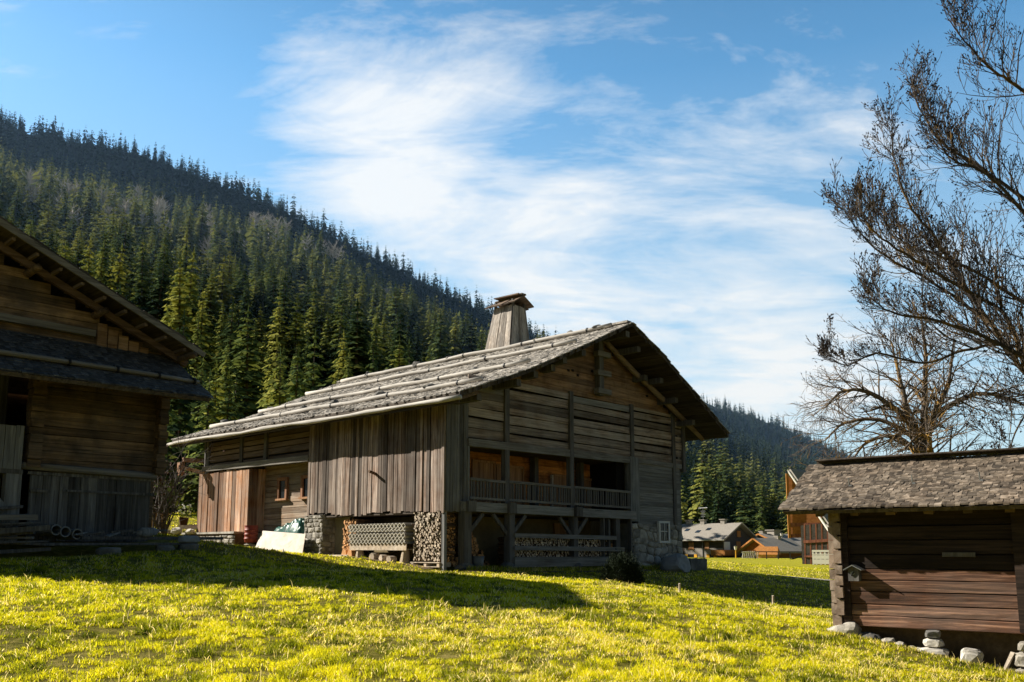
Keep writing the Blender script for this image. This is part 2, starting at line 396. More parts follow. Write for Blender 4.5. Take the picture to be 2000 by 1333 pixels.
hill = gridmesh('mountain', np.concatenate([np.arange(-1500,-700,60), np.arange(-700,700,12), np.arange(700,1500,60)]), np.concatenate([np.arange(60, 900, 10), np.arange(900,1900,40)]), mountain, M['floor'])
tag(hill, 'steep wooded mountainside behind the barns', None, None, 'structure')

# gravel track between barn and far meadow
def strip(name, pts, w, mat, lift=.012, cross=5):
    pts = [Vector((p[0],p[1],0)) for p in pts]; dense = []
    for a, b in zip(pts, pts[1:]):
        k = max(2, int((b-a).length/1.2)); dense += [a.lerp(b, i/k) for i in range(k)]
    dense.append(pts[-1]); co = []; nn = cross+1
    for i, p in enumerate(dense):
        d = (dense[min(i+1,len(dense)-1)] - dense[max(i-1,0)]).normalized(); s = Vector((-d.y,d.x,0))
        ww = w*(.8+.4*mnoise.noise(Vector((p.x*.3,p.y*.3,2))))
        for j in range(nn):
            q = p + s*ww*(j/cross-.5); co.append((q.x,q.y,0))
    co = np.array(co); co[:,2] = ground(co[:,0],co[:,1]) + lift
    F = [(i*nn+j,i*nn+j+1,(i+1)*nn+j+1,(i+1)*nn+j) for i in range(len(dense)-1) for j in range(cross)]
    me = bpy.data.meshes.new(name); fastmesh(me, co, np.array(F)); me.materials.append(mat)
    o = bpy.data.objects.new(name, me); COL.objects.link(o); return o
M['gravel'] = stone('pale_gravel', (.2,.185,.16), (.34,.315,.28), (.46,.43,.4), 6, .05, .7)
M['earth'] = stone('bare_earth', (.08,.055,.03), (.17,.115,.065), (.28,.2,.12), 5, .05, .8)
tag(strip('gravel_track', [(9,46.5),(13,50),(16,49),(20,47),(27,44),(40,40)], 2.6, M['gravel'], .05), 'pale gravel track passing behind the stone corner of the barn', None, None, 'structure')
tag(strip('footpath', [(15,72),(24,74),(33,73),(50,70)], 1.4, M['gravel'], .05), 'pale footpath crossing the far sunlit meadow', None, None, 'structure')

# ------------------------------------------------------------------ big barn
barn = root('wooden_barn', FB.w(0,0,.85), FB.a, 'large weathered timber barn with a shingled roof, wooden chimney and a long open balcony', 'barn')
PROF = [(-1.1,7.27),(0.87,7.99),(2.86,8.77),(5.97,10.17),(9.56,11.87),(12.16,10.72),(14.8,9.27),(17.95,7.55)]
def zr(u):
    for (a,za),(b,zb) in zip(PROF, PROF[1:]):
        if u <= b or b == 17.95: return za+(zb-za)*(u-a)/(b-a)
V0, V1 = -2.0, 20.7
def lift(v): return .2*max(0,(v-2)/18)           # the old roof rises a touch to the back
def shingle_slope(mb, prof, v0, v1, step, wmin, wmax, length, thick, liftfn, side=1, ragged=.05):
    """prof: polyline (u,z) from eave to ridge"""
    L = [0]
    for a, b in zip(prof, prof[1:]): L.append(L[-1]+math.hypot(b[0]-a[0], b[1]-a[1]))
    def at(s):
        for i in range(len(prof)-1):
            if s <= L[i+1] or i == len(prof)-2:
                t = (s-L[i])/(L[i+1]-L[i]); a, b = prof[i], prof[i+1]
                return (a[0]+(b[0]-a[0])*t, a[1]+(b[1]-a[1])*t)
    s = 0
    while s < L[-1]-.05:
        v = v0 + U(-ragged, ragged)
        while v < v1:
            w = U(wmin, wmax); s0 = s + U(-.35,.3)*step; s1 = min(s0+length, L[-1]); s0 = max(s0, -.06)
            a = at(s0); b = at(s1); d = thick + U(0, thick*.9); tl = U(-.012,.012)
            e = min(v+w-.008, v1+.03); dz = liftfn(v)
            zt0 = a[1]+d+dz; zt1 = b[1]+.006+dz
            A=(a[0],v,zt0+tl); B_=(a[0],e,zt0-tl); C_=(b[0],e,zt1); D_=(b[0],v,zt1); A0=(a[0],v,zt0-thick*1.3); B0=(a[0],e,zt0-thick*1.3)
            D0=(b[0],v,zt1-thick)
            if side > 0: mb.add([A,B_,C_,D_,A0,B0,D0],[(0,3,2,1),(4,0,1,5),(0,4,6,3)])
            else: mb.add([A,B_,C_,D_,A0,B0,D0],[(0,1,2,3),(4,5,1,0),(0,3,6,4)])
            v += w
        s += step
def deck(mb, prof, v0, v1, th, liftfn, w=.24):
    """boards running along v laid on the slope"""
    for a, b in zip(prof, prof[1:]):
        L = math.hypot(b[0]-a[0], b[1]-a[1]); n = max(1, round(L/w)); du=(b[0]-a[0])/n; dz=(b[1]-a[1])/n
        for i in range(n):
            u0=a[0]+du*i; z0=a[1]+dz*i; u1=u0+du*.955; z1=z0+dz*.955; e0=v0+U(-.04,.05); t=th+U(-.012,.012)
            mb.add([(u0,e0,z0-t+liftfn(e0)),(u1,e0,z1-t+liftfn(e0)),(u1,e0,z1-.02+liftfn(e0)),(u0,e0,z0-.02+liftfn(e0)),
                    (u0,v1,z0-t+liftfn(v1)),(u1,v1,z1-t+liftfn(v1)),(u1,v1,z1-.02+liftfn(v1)),(u0,v1,z0-.02+liftfn(v1))],
                   [(0,1,2,3),(7,6,5,4),(0,4,5,1),(1,5,6,2),(2,6,7,3),(3,7,4,0)])
left = PROF[:5]; right = list(reversed(PROF[4:]))
mb = MB(); deck(mb, PROF, V0+.06, V1-.05, .17, lift); roof = mb.build('roof', M['deck'], barn)
mb = MB(); shingle_slope(mb, left, V0, V1, .23, .09, .22, .62, .026, lift); mb.build('shingles', M['shingle'], roof, zoff=.85)
mb = MB(); shingle_slope(mb, right, V0, V1, .4, .2, .4, .7, .035, lift, -1); mb.build('shingles', M['shingle'], roof, zoff=.85)
mb = MB(); mb.beam((9.56,V0+.2,11.93),(9.56,V1,12.13),.34,.09,.01); mb.build('ridge_board', M['shingle'], roof, zoff=.85)

# snow poles lying along the slope, tied with straps
STONES = [(0.95,[19.4,15.6,11.6,9.1,5.6,2.3]),(3.8,[19.4,16.2,10.3,6.4,2.6]),(6.85,[18.9,11.6,8.5,5.2,2.2]),(9.25,[19.4,17.4,15.6,12.9,10.1,3.7,1.5,-.1])]
PV = [(-1.0,20.4),(-.9,20.2),(-.9,20.1),(-1.0,20.0)]
for (u,_), (a,b) in zip(STONES, PV):
    pts = []; k = 15
    for i in range(k+1):
        v = a+(b-a)*i/k; pts.append((u+.05*math.sin(v*.9+u)+.03*math.sin(v*2.1), v, zr(u)+lift(v)+.15+.02*math.sin(v*1.3+u)))
    mb = MB(); mb.tube(pts, [.085+.02*(i/k) for i in range(k+1)], 9, wob=.05); sp = mb.build('snow_pole', M['pole'], barn, True)
    for i in range(1,k,3):
        mb = MB(); p=Vector(pts[i]); mb.tube([p+Vector((0,-.035,0)),p+Vector((0,.035,0))], .118, 10); mb.beam(p+Vector((.02,0,-.06)), p+Vector((.3,0,.14)), .05,.02)
        mb.build('strap', M['blackiron'], sp, zoff=.85)
# the eave: half-log gutter hanging under the shingles
pts = [(-1.2+.02*math.sin(v), v, 7.05+lift(v)+.022*math.sin(v*.8)+.01*math.sin(v*2.3)) for v in np.linspace(V0-.1, V1+.25, 22)]
mb = MB(); mb.beam((-1.07,V0+.1,6.99),(-1.07,V1-.05,6.99+lift(V1)),.05,.26,.006); mb.build('eave_shade_board', M['deck'], barn)  # board added to stop sun leaking between roof edge and log
mb = MB(); mb.tube(pts, [.085+.018*math.sin(i*1.7) for i in range(22)], 9, wob=.06); mb.build('eave_log', M['pole'], barn, True)
for i in range(12):
    v = -1.5+i*2; mb = MB(); mb.beam((-1.1,v,6.97+lift(v)),(0.25,v,7.47+lift(v)),.12,.12,.006); mb.build('rafter', M['log_y'], barn)
# purlins poking out under the verge
for (u,dz,v0_) in ((4.35,-.3,-.75),(5.5,-.36,-.7),(5.7,-.16,-1.2),(6.6,-.15,-1.5),(9.5,-.22,-1.75),(10.7,-.2,-1.5),(12.3,-.5,-.75),(13.0,-.22,-1.2),(14.4,-.22,-1.1),(16.1,-.22,-1.0),(0.4,-.22,-1.4),(2.6,-.22,-1.4)):
    mb = MB(); z = zr(u)-.17+dz+.02; mb.beam((u,v0_,z-.12),(u,1.0,z-.12),.27,.27,.012); mb.build('purlin', M['post'], barn)
mb = MB(); mb.tube([(9.4,-.36,11.38),(11.9,-.38,10.12),(14.5,-.4,8.98),(17.9,-.42,7.42)],[.13,.14,.14,.12],8,wob=.05); mb.build('rake_pole', wood('pale_brown_pole',(.13,.09,.06),(.27,.2,.14),(.38,.3,.22),'x',5,None,0,.1), barn, True)
# king post with its cross timbers
mb = MB(); mb.box(9.2,9.52,-.34,-.04,8.68,11.3,.008); kp = mb.build('king_post', M['post'], barn)
for z in (10.62,9.72,8.86):
    mb = MB(); mb.beam((9.0,-.28,z),(9.95,-.3,z),.3,.24,.012); mb.build('cross_timber', M['log_x'], kp, zoff=.85)

# gable of squared logs, clipped to the roof
def inv(z, side):
    pr = PROF[:5] if side < 0 else PROF[4:]
    for (a,za),(b,zb) in zip(pr, pr[1:]):
        if min(za,zb) <= z <= max(za,zb): return a+(b-a)*(z-za)/(zb-za)
mb = MB(); z = 8.52
while z < 11.75:
    h = U(.24,.3); zt = min(z+h, 11.8)
    ul, ur = inv(min(z+h+.2,11.86),-1), inv(min(z+h+.2,11.86),1)
    if ul and ur and ur-ul > .3:
        cut = U(ul+3, ur-3) if ur-ul > 8 else None
        segs = [(ul,cut),(cut+.006,ur)] if cut else [(ul,ur)]
        for a, b in segs: mb.box(a,b,-.03+U(-.02,.02),.16,z,zt-.012,.006)
    z += h
gb = mb.build('gable_wall', M['gable'], barn)
mb = MB()
for u,z in ((8.0,10.45),(7.6,9.62),(7.95,9.45),(9.0,9.8),(13.4,9.2),(7.3,9.58)): mb.box(u-.07,u+.07,-.062,.0,z-.05,z+.05)
mb.build('smoke_holes', M['dark'], gb, zoff=.85)
# backing that closes gaps: facade plane and gable infill
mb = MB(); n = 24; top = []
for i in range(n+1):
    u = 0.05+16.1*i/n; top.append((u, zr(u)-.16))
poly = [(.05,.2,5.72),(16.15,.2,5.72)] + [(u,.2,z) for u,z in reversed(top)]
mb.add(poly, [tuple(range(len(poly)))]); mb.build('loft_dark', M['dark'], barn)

# loose horizontal boarding of the upper front, in five bays
BAYS = [(1.16,3.15),(3.42,7.28),(7.54,11.88),(12.12,15.48),(15.74,16.46)]
for k,(a,b) in enumerate(BAYS):
    mb = MB(); z = 5.98; i = 0
    while z < 8.5:
        h = U(.24,.38); g = U(.03,.085) if U(0,1) < .7 else U(.09,.14); zt = min(z+h, 8.53)
        t0, t1 = U(-.03,.03), U(-.03,.03)
        y0 = -.02+U(-.03,.03)
        pale = 1 if (k == 2 and i == 6) or (k==0 and i==5) else 0
        mb.add([(a,y0,z+t0),(b,y0,z+t1),(b,y0+.045,z+t1),(a,y0+.045,z+t0),(a,y0-.012,zt+t0),(b,y0-.012,zt+t1),(b,y0+.045,zt+t1),(a,y0+.045,zt+t0)],
               [(0,3,2,1),(4,5,6,7),(0,1,5,4),(1,2,6,5),(2,3,7,6),(3,0,4,7)], pale)
        z += h+g; i += 1
    if k == 0: mb.add([(1.16,-.01,7.75),(3.15,-.01,7.8),(3.15,.04,7.8),(1.16,.04,7.75),(1.16,-.01,zr(1.16)-.2),(3.15,-.01,zr(3.15)-.2),(3.15,.04,zr(3.15)-.2),(1.16,.04,zr(1.16)-.2)],[(0,3,2,1),(4,5,6,7),(0,1,5,4),(1,2,6,5),(2,3,7,6),(3,0,4,7)])
    mb.build('loft_boards', [M['plank_h'], M['grey_h']], barn)
mb = MB(); z = 8.5
for a,b in ((.0,1.1),): mb.box(a,b,-.04,.1,7.3,7.6,.01)
mb.build('wall_plate', M['log_x'], barn)
# posts of the front
for (u,w,z0,z1) in ((3.28,.26,3.1,8.95),(7.41,.26,3.1,8.62),(12.0,.24,5.9,8.6),(15.6,.24,2.8,8.6),(16.55,.24,5.6,8.25)):
    mb = MB(); mb.box(u-w/2,u+w/2,-.12,.12,z0,z1,.012); mb.build('wall_post', M['post'], barn)
mb = MB(); mb.box(11.76,12.46,-.14,.2,2.96,6.05,.015); mb.build('corner_post', wood('pale_corner_post',(.06,.06,.06),(.15,.15,.15),(.27,.27,.27),'z',10,(.3,.3,.3),.5,.1), barn)
mb = MB(); mb.beam((1.1,-.02,5.78),(11.8,-.02,5.88),.2,.3,.012); mb.build('balcony_lintel', M['log_x'], barn)
mb = MB(); mb.beam((12.4,-.02,5.9),(16.3,-.02,5.86),.16,.22,.012); mb.build('floor_beam', M['log_x'], barn)
# close-set grey boards left of the balcony
mb = MB(); u = -.02
while u < 1.12:
    w = min(U(.16,.24), 1.14-u); mb.box(u,u+w-.012,-.06+U(-.012,.012),0,3.05+U(-.04,.03),zr(max(u,0))-.2,.006); u += w
mb.build('corner_boards', M['board_g'], barn)
mb = MB(); mb.box(1.1,1.2,-.08,.04,3.42,5.75,.006); mb.build('door_post', M['lb_palez'], barn)

# balcony: floor beam, back wall with doors, railings
mb = MB(); mb.beam((.75,-.12,3.27),(11.95,-.12,3.24),.34,.38,.015)
fb = mb.build('balcony_beam', M['grey_beam'], barn)
for u in (1.0,3.3,7.5):
    mb = MB(); mb.box(u-.2,u+.2,-.46,-.29,3.06,3.48,.015); mb.build('joist_end', M['post'], fb, zoff=.85)
mb = MB(); mb.box(1.1,11.76,.05,2.4,3.36,3.45); mb.build('balcony_floor', M['log_x'], barn)
mb = MB(); mb.box(1.1,11.76,.22,2.6,5.74,5.82); mb.build('balcony_ceiling', M['deck'], barn)
mb = MB(); z = 3.45
while z < 5.72:
    h = U(.26,.32); mb.box(1.9,11.2,1.9+U(-.015,.015),2.1,z,min(z+h-.012,5.74),.005); z += h
mb.build('balcony_back_wall', M['inner'], barn)
for q in ((11.2,11.78,.3,2.2,3.45,5.74),(1.12,1.9,1.2,2.1,3.45,5.74)):
    mb = MB(); mb.box(*q); mb.build('balcony_side', M['dark'], barn)
for (a,b,z1,nm) in ((4.15,5.35,5.3,'balcony_door'),(5.6,7.15,5.2,'balcony_door'),(9.35,10.6,5.0,'balcony_shutter'),(11.55,12.6,4.95,'balcony_shutter')):
    a -= .9; b -= .9
    mb = MB()
    for i in range(4): mb.box(a+(b-a)*i/4,a+(b-a)*(i+1)/4-.012,1.83,1.9,3.46,z1,.003)
    d = mb.build(nm, M['inner_v'], barn)
    mb = MB(); mb.box(a-.1,a,1.78,1.9,3.46,z1+.1); mb.box(b,b+.1,1.78,1.9,3.46,z1+.1); mb.box(a,b,1.78,1.9,z1,z1+.1); mb.build('door_frame', M['inner_v'], d, zoff=.85)
for u in (6.75,10.0):
    mb = MB(); mb.box(u,u+.25,1.5,1.8,3.45,5.74,.01); mb.build('inner_post', M['post'], barn)
mb = MB(); mb.box(8.15,8.27,1.72,1.82,3.46,5.05,.005); mb.build('pale_jamb', M['endg'], barn)
bal = None
for (a,b) in ((1.2,3.15),(3.41,7.28),(7.54,11.76)):
    mb = MB(); mb.beam((a,-.08,4.36),(b,-.08,4.33),.12,.1,.006); mb.beam((a,-.08,3.62),(b,-.08,3.6),.08,.09,.005); 
    rl = mb.build('railing', M['log_x'], barn)
    n = int((b-a)/.165)
    for i in range(n):
        u = a+(b-a)*(i+.5)/n
        if bal is None:
            m2 = MB(); m2.box(-.045,.045,-.02,.02,3.55,4.31,.003); bal = m2.build('baluster', M['post'], rl, zoff=.85); bal.location = (u,-.08,0)
        else:
            c = bal.copy(); COL.objects.link(c); c.parent = rl; c.location = (u+U(-.012,.012),-.08,0); c.rotation_euler = (0,U(-.02,.02),0)
# right-hand wall of tight silver boards above the stone corner
mb = MB(); z = 2.82
while z < 5.86:
    h = U(.18,.3); mb.box(12.42,16.12,-.05+U(-.01,.01),.1,z,min(z+h-.01,5.86),.004); z += h
mb.build('silver_wall', M['grey_h'], barn)
def rubble(mb, frame, w, h, depth, hmin=.18, hmax=.38, wmin=.2, wmax=.6, proud=.06):
    """stones laid in uneven courses; frame(a, z, out) -> point"""
    z = 0
    while z < h-.03:
        hh = min(U(hmin,hmax), h-z); a = -U(0,.2)
        while a < w:
            ww = U(wmin,wmax); a0, a1 = max(a,0), min(a+ww,w)
            if a1-a0 > .05:
                dz = U(-.05,.05); o = U(.01,proud); c = [(a0+.012,z+.012),(a1-.012,z+.012),(a1-.012,min(z+hh,h)-.012),(a0+.012,min(z+hh,h)-.012)]
                k = []   # eight-sided irregular outline
                for i in range(4):
                    p, q = c[i], c[(i+1)%4]
                    k.append((p[0]+(q[0]-p[0])*U(.12,.3)+U(-.02,.02), p[1]+(q[1]-p[1])*U(.12,.3)+U(-.02,.02)+dz*.5))
                    k.append((p[0]+(q[0]-p[0])*U(.7,.88)+U(-.02,.02), p[1]+(q[1]-p[1])*U(.7,.88)+U(-.02,.02)+dz*.5))
                cx = sum(p[0] for p in k)/8; cz = sum(p[1] for p in k)/8
                vs = [frame(p[0],p[1],0) for p in k] + [frame(cx+(p[0]-cx)*.93,cz+(p[1]-cz)*.9,o*.8) for p in k] + [frame(cx+(p[0]-cx)*.6+U(-.02,.02),cz+(p[1]-cz)*.6,o+U(0,.02)) for p in k]
                mb.add(vs, [(i,(i+1)%8,8+(i+1)%8,8+i) for i in range(8)] + [(8+i,8+(i+1)%8,16+(i+1)%8,16+i) for i in range(8)] + [tuple(16+i for i in range(8))])
            a += ww
        z += hh
mb = MB(); mb.box(11.72,16.12,-.12,.6,.2,2.86); sb = mb.build('stone_base', M['mortar'], barn)
mb = MB(); rubble(mb, lambda a,z,o: (11.74+a+.1*math.sin(z*7+a*2),-.121-o,.5+z+.09*math.sin(a*2.3)), 4.3, 2.3, .1, .2,.5,.22,.8,.1); mb.build('rubble_stones', M['stone'], sb, zoff=.85)
mb = MB()
for a,b,c,d in ((13.9,14.0,1.95,3.02),(14.72,14.84,1.95,3.02)): mb.box(a,b,-.25,-.1,c,d)
mb.box(13.98,14.74,-.25,-.1,2.92,3.02); mb.box(13.98,14.74,-.25,-.1,1.95,2.05); wn = mb.build('window', M['white'], barn)
mb = MB(); mb.box(13.99,14.73,-.2,-.15,2.05,2.92); mb.build('pane', M['glass'], wn, zoff=.85)
mb = MB(); mb.box(14.34,14.38,-.225,-.2,2.05,2.92); mb.box(13.99,14.73,-.225,-.2,2.5,2.54); mb.build('glazing_bar', M['iron'], wn, zoff=.85)
# back and right walls
mb = MB(); mb.box(16.1,16.3,0,19.8,.3,7.6); mb.box(.3,16.1,19.4,19.7,1.5,7.4); mb.build('rear_walls', M['board_g'], barn)

# ground floor: posts with knee braces, stone feet, rails in front of the wood store
for k,(u,w) in enumerate(((.94,.38),(3.4,.3),(7.45,.28))):
    mb = MB(); mb.box(u-w/2,u+w/2,-.28,.06,1.02,3.08,.012); p = mb.build('support_post', M['post'], barn)
    for s in ((1,) if k==0 else (-1,1)):
        mb = MB(); mb.beam((u+s*.1,-.1,2.2),(u+s*.95,-.1,3.02),.12,.15,.01); mb.build('knee_brace', M['post'], p, zoff=.85)
    mb = MB(); mb.rock((u,-.12,.92),(.42,.36,.24),k+3); mb.build('footing_stone', M['rstone'], p, zoff=.85)
for z,h,e in ((2.18,.17,10.3),(1.66,.17,10.9),(1.12,.4,10.1)):
    mb = MB(); mb.beam((3.5,-.3,z+U(-.02,.02)),(e,-.3,z-.02),.08,h,.012); mb.build('store_rail', M['log_x'], barn)
for u,w,z1 in ((10.6,.3,3.05),(9.95,.12,3.0),(9.55,.1,3.05),(11.64,.1,3.1)):
    mb = MB(); mb.box(u-w/2,u+w/2,-.2,0,.7,z1,.01); mb.build('store_post', M['post'], barn)
mb = MB(); mb.box(.9,11.72,2.3,2.4,.6,3.08); mb.build('store_back_wall', M['plaster'], barn)
mb = MB(); mb.box(.0,11.9,.1,8.0,3.02,3.08); mb.build('store_ceiling', M['deck'], barn)
mb = MB(); mb.box(8.9,9.9,2.2,2.3,1.4,2.85); mb.build('store_door', M['inner_v'], barn)

# left side: overhanging board wall
mb = MB(); v = .1
while v < 8.95:
    w = U(.13,.3); e = min(v+w, 9.0); zb = 3.06+.018*v+U(-.05,.05)-(.1 if 4.5<v<7.2 else 0); x = -.03+U(-.022,.02)
    mb.box(x-.03,x+.02,v,e-U(.012,.045),zb,7.45+lift(v),.006); v += w
mb.build('board_wall', M['board_v'], barn)
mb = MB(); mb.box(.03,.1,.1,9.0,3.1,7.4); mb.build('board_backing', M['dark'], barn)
for q in ((-.1,.1,-.02,.12,3.0,7.3,.01),(-.1,.1,8.93,9.1,3.12,7.5,.01)):
    mb = MB(); mb.box(*q); mb.build('wall_edge_post', M['board_v'], barn)
mb = MB(); mb.beam((-.03,4.25,4.72),(-.42,4.2,4.8),.1,.09,.01); mb.build('wall_peg', M['bark'], barn)
# slatted loft behind the board wall, sill beam below
mb = MB()
z = 5.86
while z < 7.25:
    h = U(.17,.26); t=U(-.03,.03); mb.box(.0,.05,9.1,18.9,z+t,z+h+t,.015); z += h+U(.05,.1)
mb.build('loft_slats', M['log_y'], barn)
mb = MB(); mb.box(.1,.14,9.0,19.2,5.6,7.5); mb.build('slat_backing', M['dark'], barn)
mb = MB(); mb.beam((-.05,9.1,5.72),(-.05,19.0,5.84),.2,.26,.012); mb.build('sill_beam', wood('pale_sill',(.1,.09,.08),(.24,.22,.2),(.36,.34,.31),'y',10,None,0,.1), barn)
for v in (12.9,15.2,18.6):
    mb = MB(); mb.box(-.08,.06,v-.13,v+.13,5.6,7.35,.01); mb.build('loft_post', M['post'], barn)
# recessed log wall with two small windows
mb = MB(); z = 2.3
while z < 5.6:
    h = U(.24,.3)
    mb.box(.85+U(-.015,.015),1.0,9.0,14.4,z,z+h-.015,.006); z += h
mb.build('log_wall', wood('sunny_logs',(.1,.05,.028),(.27,.17,.1),(.43,.33,.24),'y',12,(.42,.38,.33),.5,.35), barn)
for vc,wd in ((10.55,.5),(12.6,.55)):
    mb = MB(); 
    mb.box(.72,.87,vc-wd/2-.16,vc-wd/2,4.05,5.1,.004); mb.box(.72,.87,vc+wd/2,vc+wd/2+.16,4.05,5.1,.004); mb.box(.72,.87,vc-wd/2,vc+wd/2,4.95,5.1,.004)
    wf = mb.build('window', wood('window_frame_wood',(.14,.06,.03),(.32,.16,.09),(.42,.24,.15),'z',9,None,0,.1), barn)
    mb = MB(); mb.box(.66,.87,vc-wd/2-.22,vc+wd/2+.22,3.98,4.07,.004); mb.build('sill', M['inner_v'], wf, zoff=.85)
    mb = MB(); mb.box(.8,.83,vc-wd/2,vc+wd/2,4.06,4.95); mb.build('pane', M['glass'], wf, zoff=.85)
# boarded closet at the far end
mb = MB(); v = 14.35
while v < 19.5:
    w = U(.24,.42); mb.box(-.05+U(-.02,.02),.02,v,min(v+w,19.55)-U(.03,.06),2.5,5.62+U(-.05,.03),.008); v += w
u = .02
while u < .9: mb.box(u,u+.2,14.3,14.36,2.5,5.6,.006); u += .21
cl = mb.build('closet_boards', M['board_o'], barn)
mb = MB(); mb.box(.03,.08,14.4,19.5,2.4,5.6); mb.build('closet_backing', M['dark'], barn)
mb = MB(); mb.beam((-.95,19.75,6.2),(-.95,19.75,5.5),.3,.28,.01); mb.beam((-.9,19.7,6.35),(.2,19.7,6.35),.2,.2,.01); mb.beam((-.85,19.7,5.9),(.0,19.0,5.65),.14,.2,.01); mb.build('end_bracket', M['board_o'], barn)
# stone pillar, plastered wall, back of the wood shelter
mb = MB(); mb.box(-.1,.75,7.85,9.25,1.2,3.14); sp = mb.build('stone_pillar', M['mortar'], barn)
mb = MB(); rubble(mb, lambda a,z,o: (-.101-o,9.25-a,1.2+z), 1.4, 1.94, .1, .14,.28,.16,.46,.06)
rubble(mb, lambda a,z,o: (-.1+a,7.849-o,1.2+z), .85, 1.94, .1, .2,.34,.3,.6,.05); mb.build('pillar_stones', M['stone'], sp, zoff=.85)
mb = MB(); mb.box(.55,.75,6.75,7.86,1.1,3.12); mb.build('plaster_wall', M['plasterg'], barn)
mb = MB(); mb.box(2.0,2.1,.9,7.0,.9,3.05); mb.build('shelter_back', M['plaster'], barn)
mb = MB(); mb.box(.9,1.0,9.2,14.4,1.3,2.35); mb.build('log_wall_base', M['mortar'], barn)
mb = MB(); mb.box(-.05,.08,-.02,.12,.8,3.05,.008); mb.build('corner_prop', M['lb_palez'], barn)

# chimney: tapering board tower with a little gabled hat
B0 = dict(u0=9.15,u1=10.95,v0=5.4,v1=7.45,z=10.9); T0 = dict(u0=9.78,u1=10.72,v0=5.75,v1=7.05,z=14.3)
zb0 = 11.3
def cpt(a, b, t):   # a along u in 0..1, b along v in 0..1, t height
    f = (zb0 + (14.3-zb0)*t - B0['z'])/(14.3-B0['z'])
    L_ = lambda k: B0[k]+(T0[k]-B0[k])*f
    return (L_('u0')+(L_('u1')-L_('u0'))*a, L_('v0')+(L_('v1')-L_('v0'))*b, zb0+(14.3-zb0)*t)
mb = MB()
def cboards(n, fn, out):
    for i in range(n):
        a, b = (i+.04)/n, (i+.96)/n; o = Vector(out)*(U(0,.03)); top = 1.0+U(-.02,.0)
        q = [Vector(fn(a,0)),Vector(fn(b,0)),Vector(fn(b,top)),Vector(fn(a,top))]
        mb.add([p+o for p in q]+[p+o+Vector(out)*.035 for p in q], [(4,5,6,7),(0,1,5,4),(1,2,6,5),(2,3,7,6),(3,0,4,7)])
cboards(9, lambda a,t: cpt(0,1-a,t), (-1,0,0)); cboards(8, lambda a,t: cpt(a,0,t), (0,-1,0))
cboards(8, lambda a,t: cpt(1,a,t), (1,0,0)); cboards(7, lambda a,t: cpt(1-a,1,t), (0,1,0))
ch = mb.build('chimney', M['chim'], barn)
mb = MB(); q=[cpt(0,0,0),cpt(1,0,0),cpt(1,1,0),cpt(0,1,0)]; q2=[cpt(.0,.0,1),cpt(1,0,1),cpt(1,1,1),cpt(0,1,1)]
mb.add(q+q2, [(0,1,5,4),(1,2,6,5),(2,3,7,6),(3,0,4,7),(4,5,6,7)]); mb.build('chimney_core', M['dark'], ch, zoff=.85)
mb = MB(); uc = 10.25
for s in (-1,1):
    for i in range(5):
        v = 5.35+i*.42
        mb.beam((uc-s*.08,v+.2,14.8+U(-.04,.04)),(uc+s*(.8+U(-.08,.08)),v+.2+U(-.02,.02),14.3+U(-.05,.04)),.4,.06,.015)
    mb.beam((uc+s*.14-.05,5.45,14.88+.03*s),(uc+s*.14-.05,7.25,14.92),.36,.06,.02)
mb.build('chimney_hat', M['log_y'], ch, zoff=.85)
for u,v in ((9.8,5.75),(10.68,5.75),(9.8,7.0),(10.68,7.0)):
    mb = MB(); mb.box(u-.06,u+.06,v-.06,v+.06,14.2,14.6); mb.build('hat_prop', M['post'], ch, zoff=.85)

# stones weighing down the roof poles
pn = ['lowest','second lowest','third lowest','ridge']; k = 0
order = ['first','second','third','fourth','fifth','sixth','seventh','eighth']
for (u,vs),nm in zip(STONES, pn):
    for j,v in enumerate(vs):
        k += 1; s = U(.17,.27); uu = u+.24+U(-.03,.05) if nm != 'ridge' else u+.12
        mb = MB(); mb.rock((0,0,s*.55),(s*U(.9,1.35),s*U(.9,1.5),s*U(.75,1.1)),k*13+1)
        o = mb.build('roof_stone', M['rstone'])
        put(o, FB.w(uu,v,zr(uu)+lift(v)+.03), FB.a+U(0,3))
        tag(o, f'grey stone on the barn roof, {order[j]} from the left along the {nm} pole', 'stone', 'stones weighing down the barn roof')

# ------------------------------------------------------------------ left barn (dark, in shade)
lb = root('log_farmhouse', FL.w(0,0,1.9), FL.a, 'dark log farmhouse with a pent roof across its front, cut by the left edge', 'farmhouse')
def lbp(mb, name, mat, parent=lb, smooth=False): return mb.build(name, mat, parent, smooth, zoff=1.9)
mb = MB(); z = 3.98
while z < 6.6:
    h = U(.19,.27); mb.box(-3.5,-.12,-.0+U(-.025,.025),.2,z,z+h-.014,.008); z += h
lbp(mb, 'log_wall', M['lb_h'])
for u0,u1 in ((-3.82,-3.46),(-.16,.12)):
    mb = MB(); z = 3.9; i = 0
    while z < 6.6:
        h = U(.2,.26); mb.box(u0+U(-.02,.02),u1+U(-.02,.02),-.3-(i%2)*.07+U(-.03,.03),.1,z,z+h-.012,.01); z += h; i += 1
    lbp(mb, 'corner_logs', M['lb_h'])
mb = MB(); mb.tube([(-3.9,-.12,3.93),(-.1,-.12,3.86)], .11, 8, wob=.05); lbp(mb, 'ledge_beam', M['lb_pale'], smooth=True)
mb = MB(); u = -3.62
while u < -.2:
    w = U(.2,.36); mb.box(u,min(u+w,-.18)-.012,-.03+U(-.015,.015),.03,1.85,3.78+U(-.03,.02),.005); u += w
lbp(mb, 'lower_boards', M['lb_v'])
mb = MB(); mb.box(-2.75,-.1,-.085,-.03,3.26,3.33,.01); mb.box(-3.6,-3.1,-.085,-.03,3.22,3.3,.01); mb.box(-3.7,-.1,-.06,0,3.7,3.8,.01); lbp(mb, 'batten', M['lb_v'])
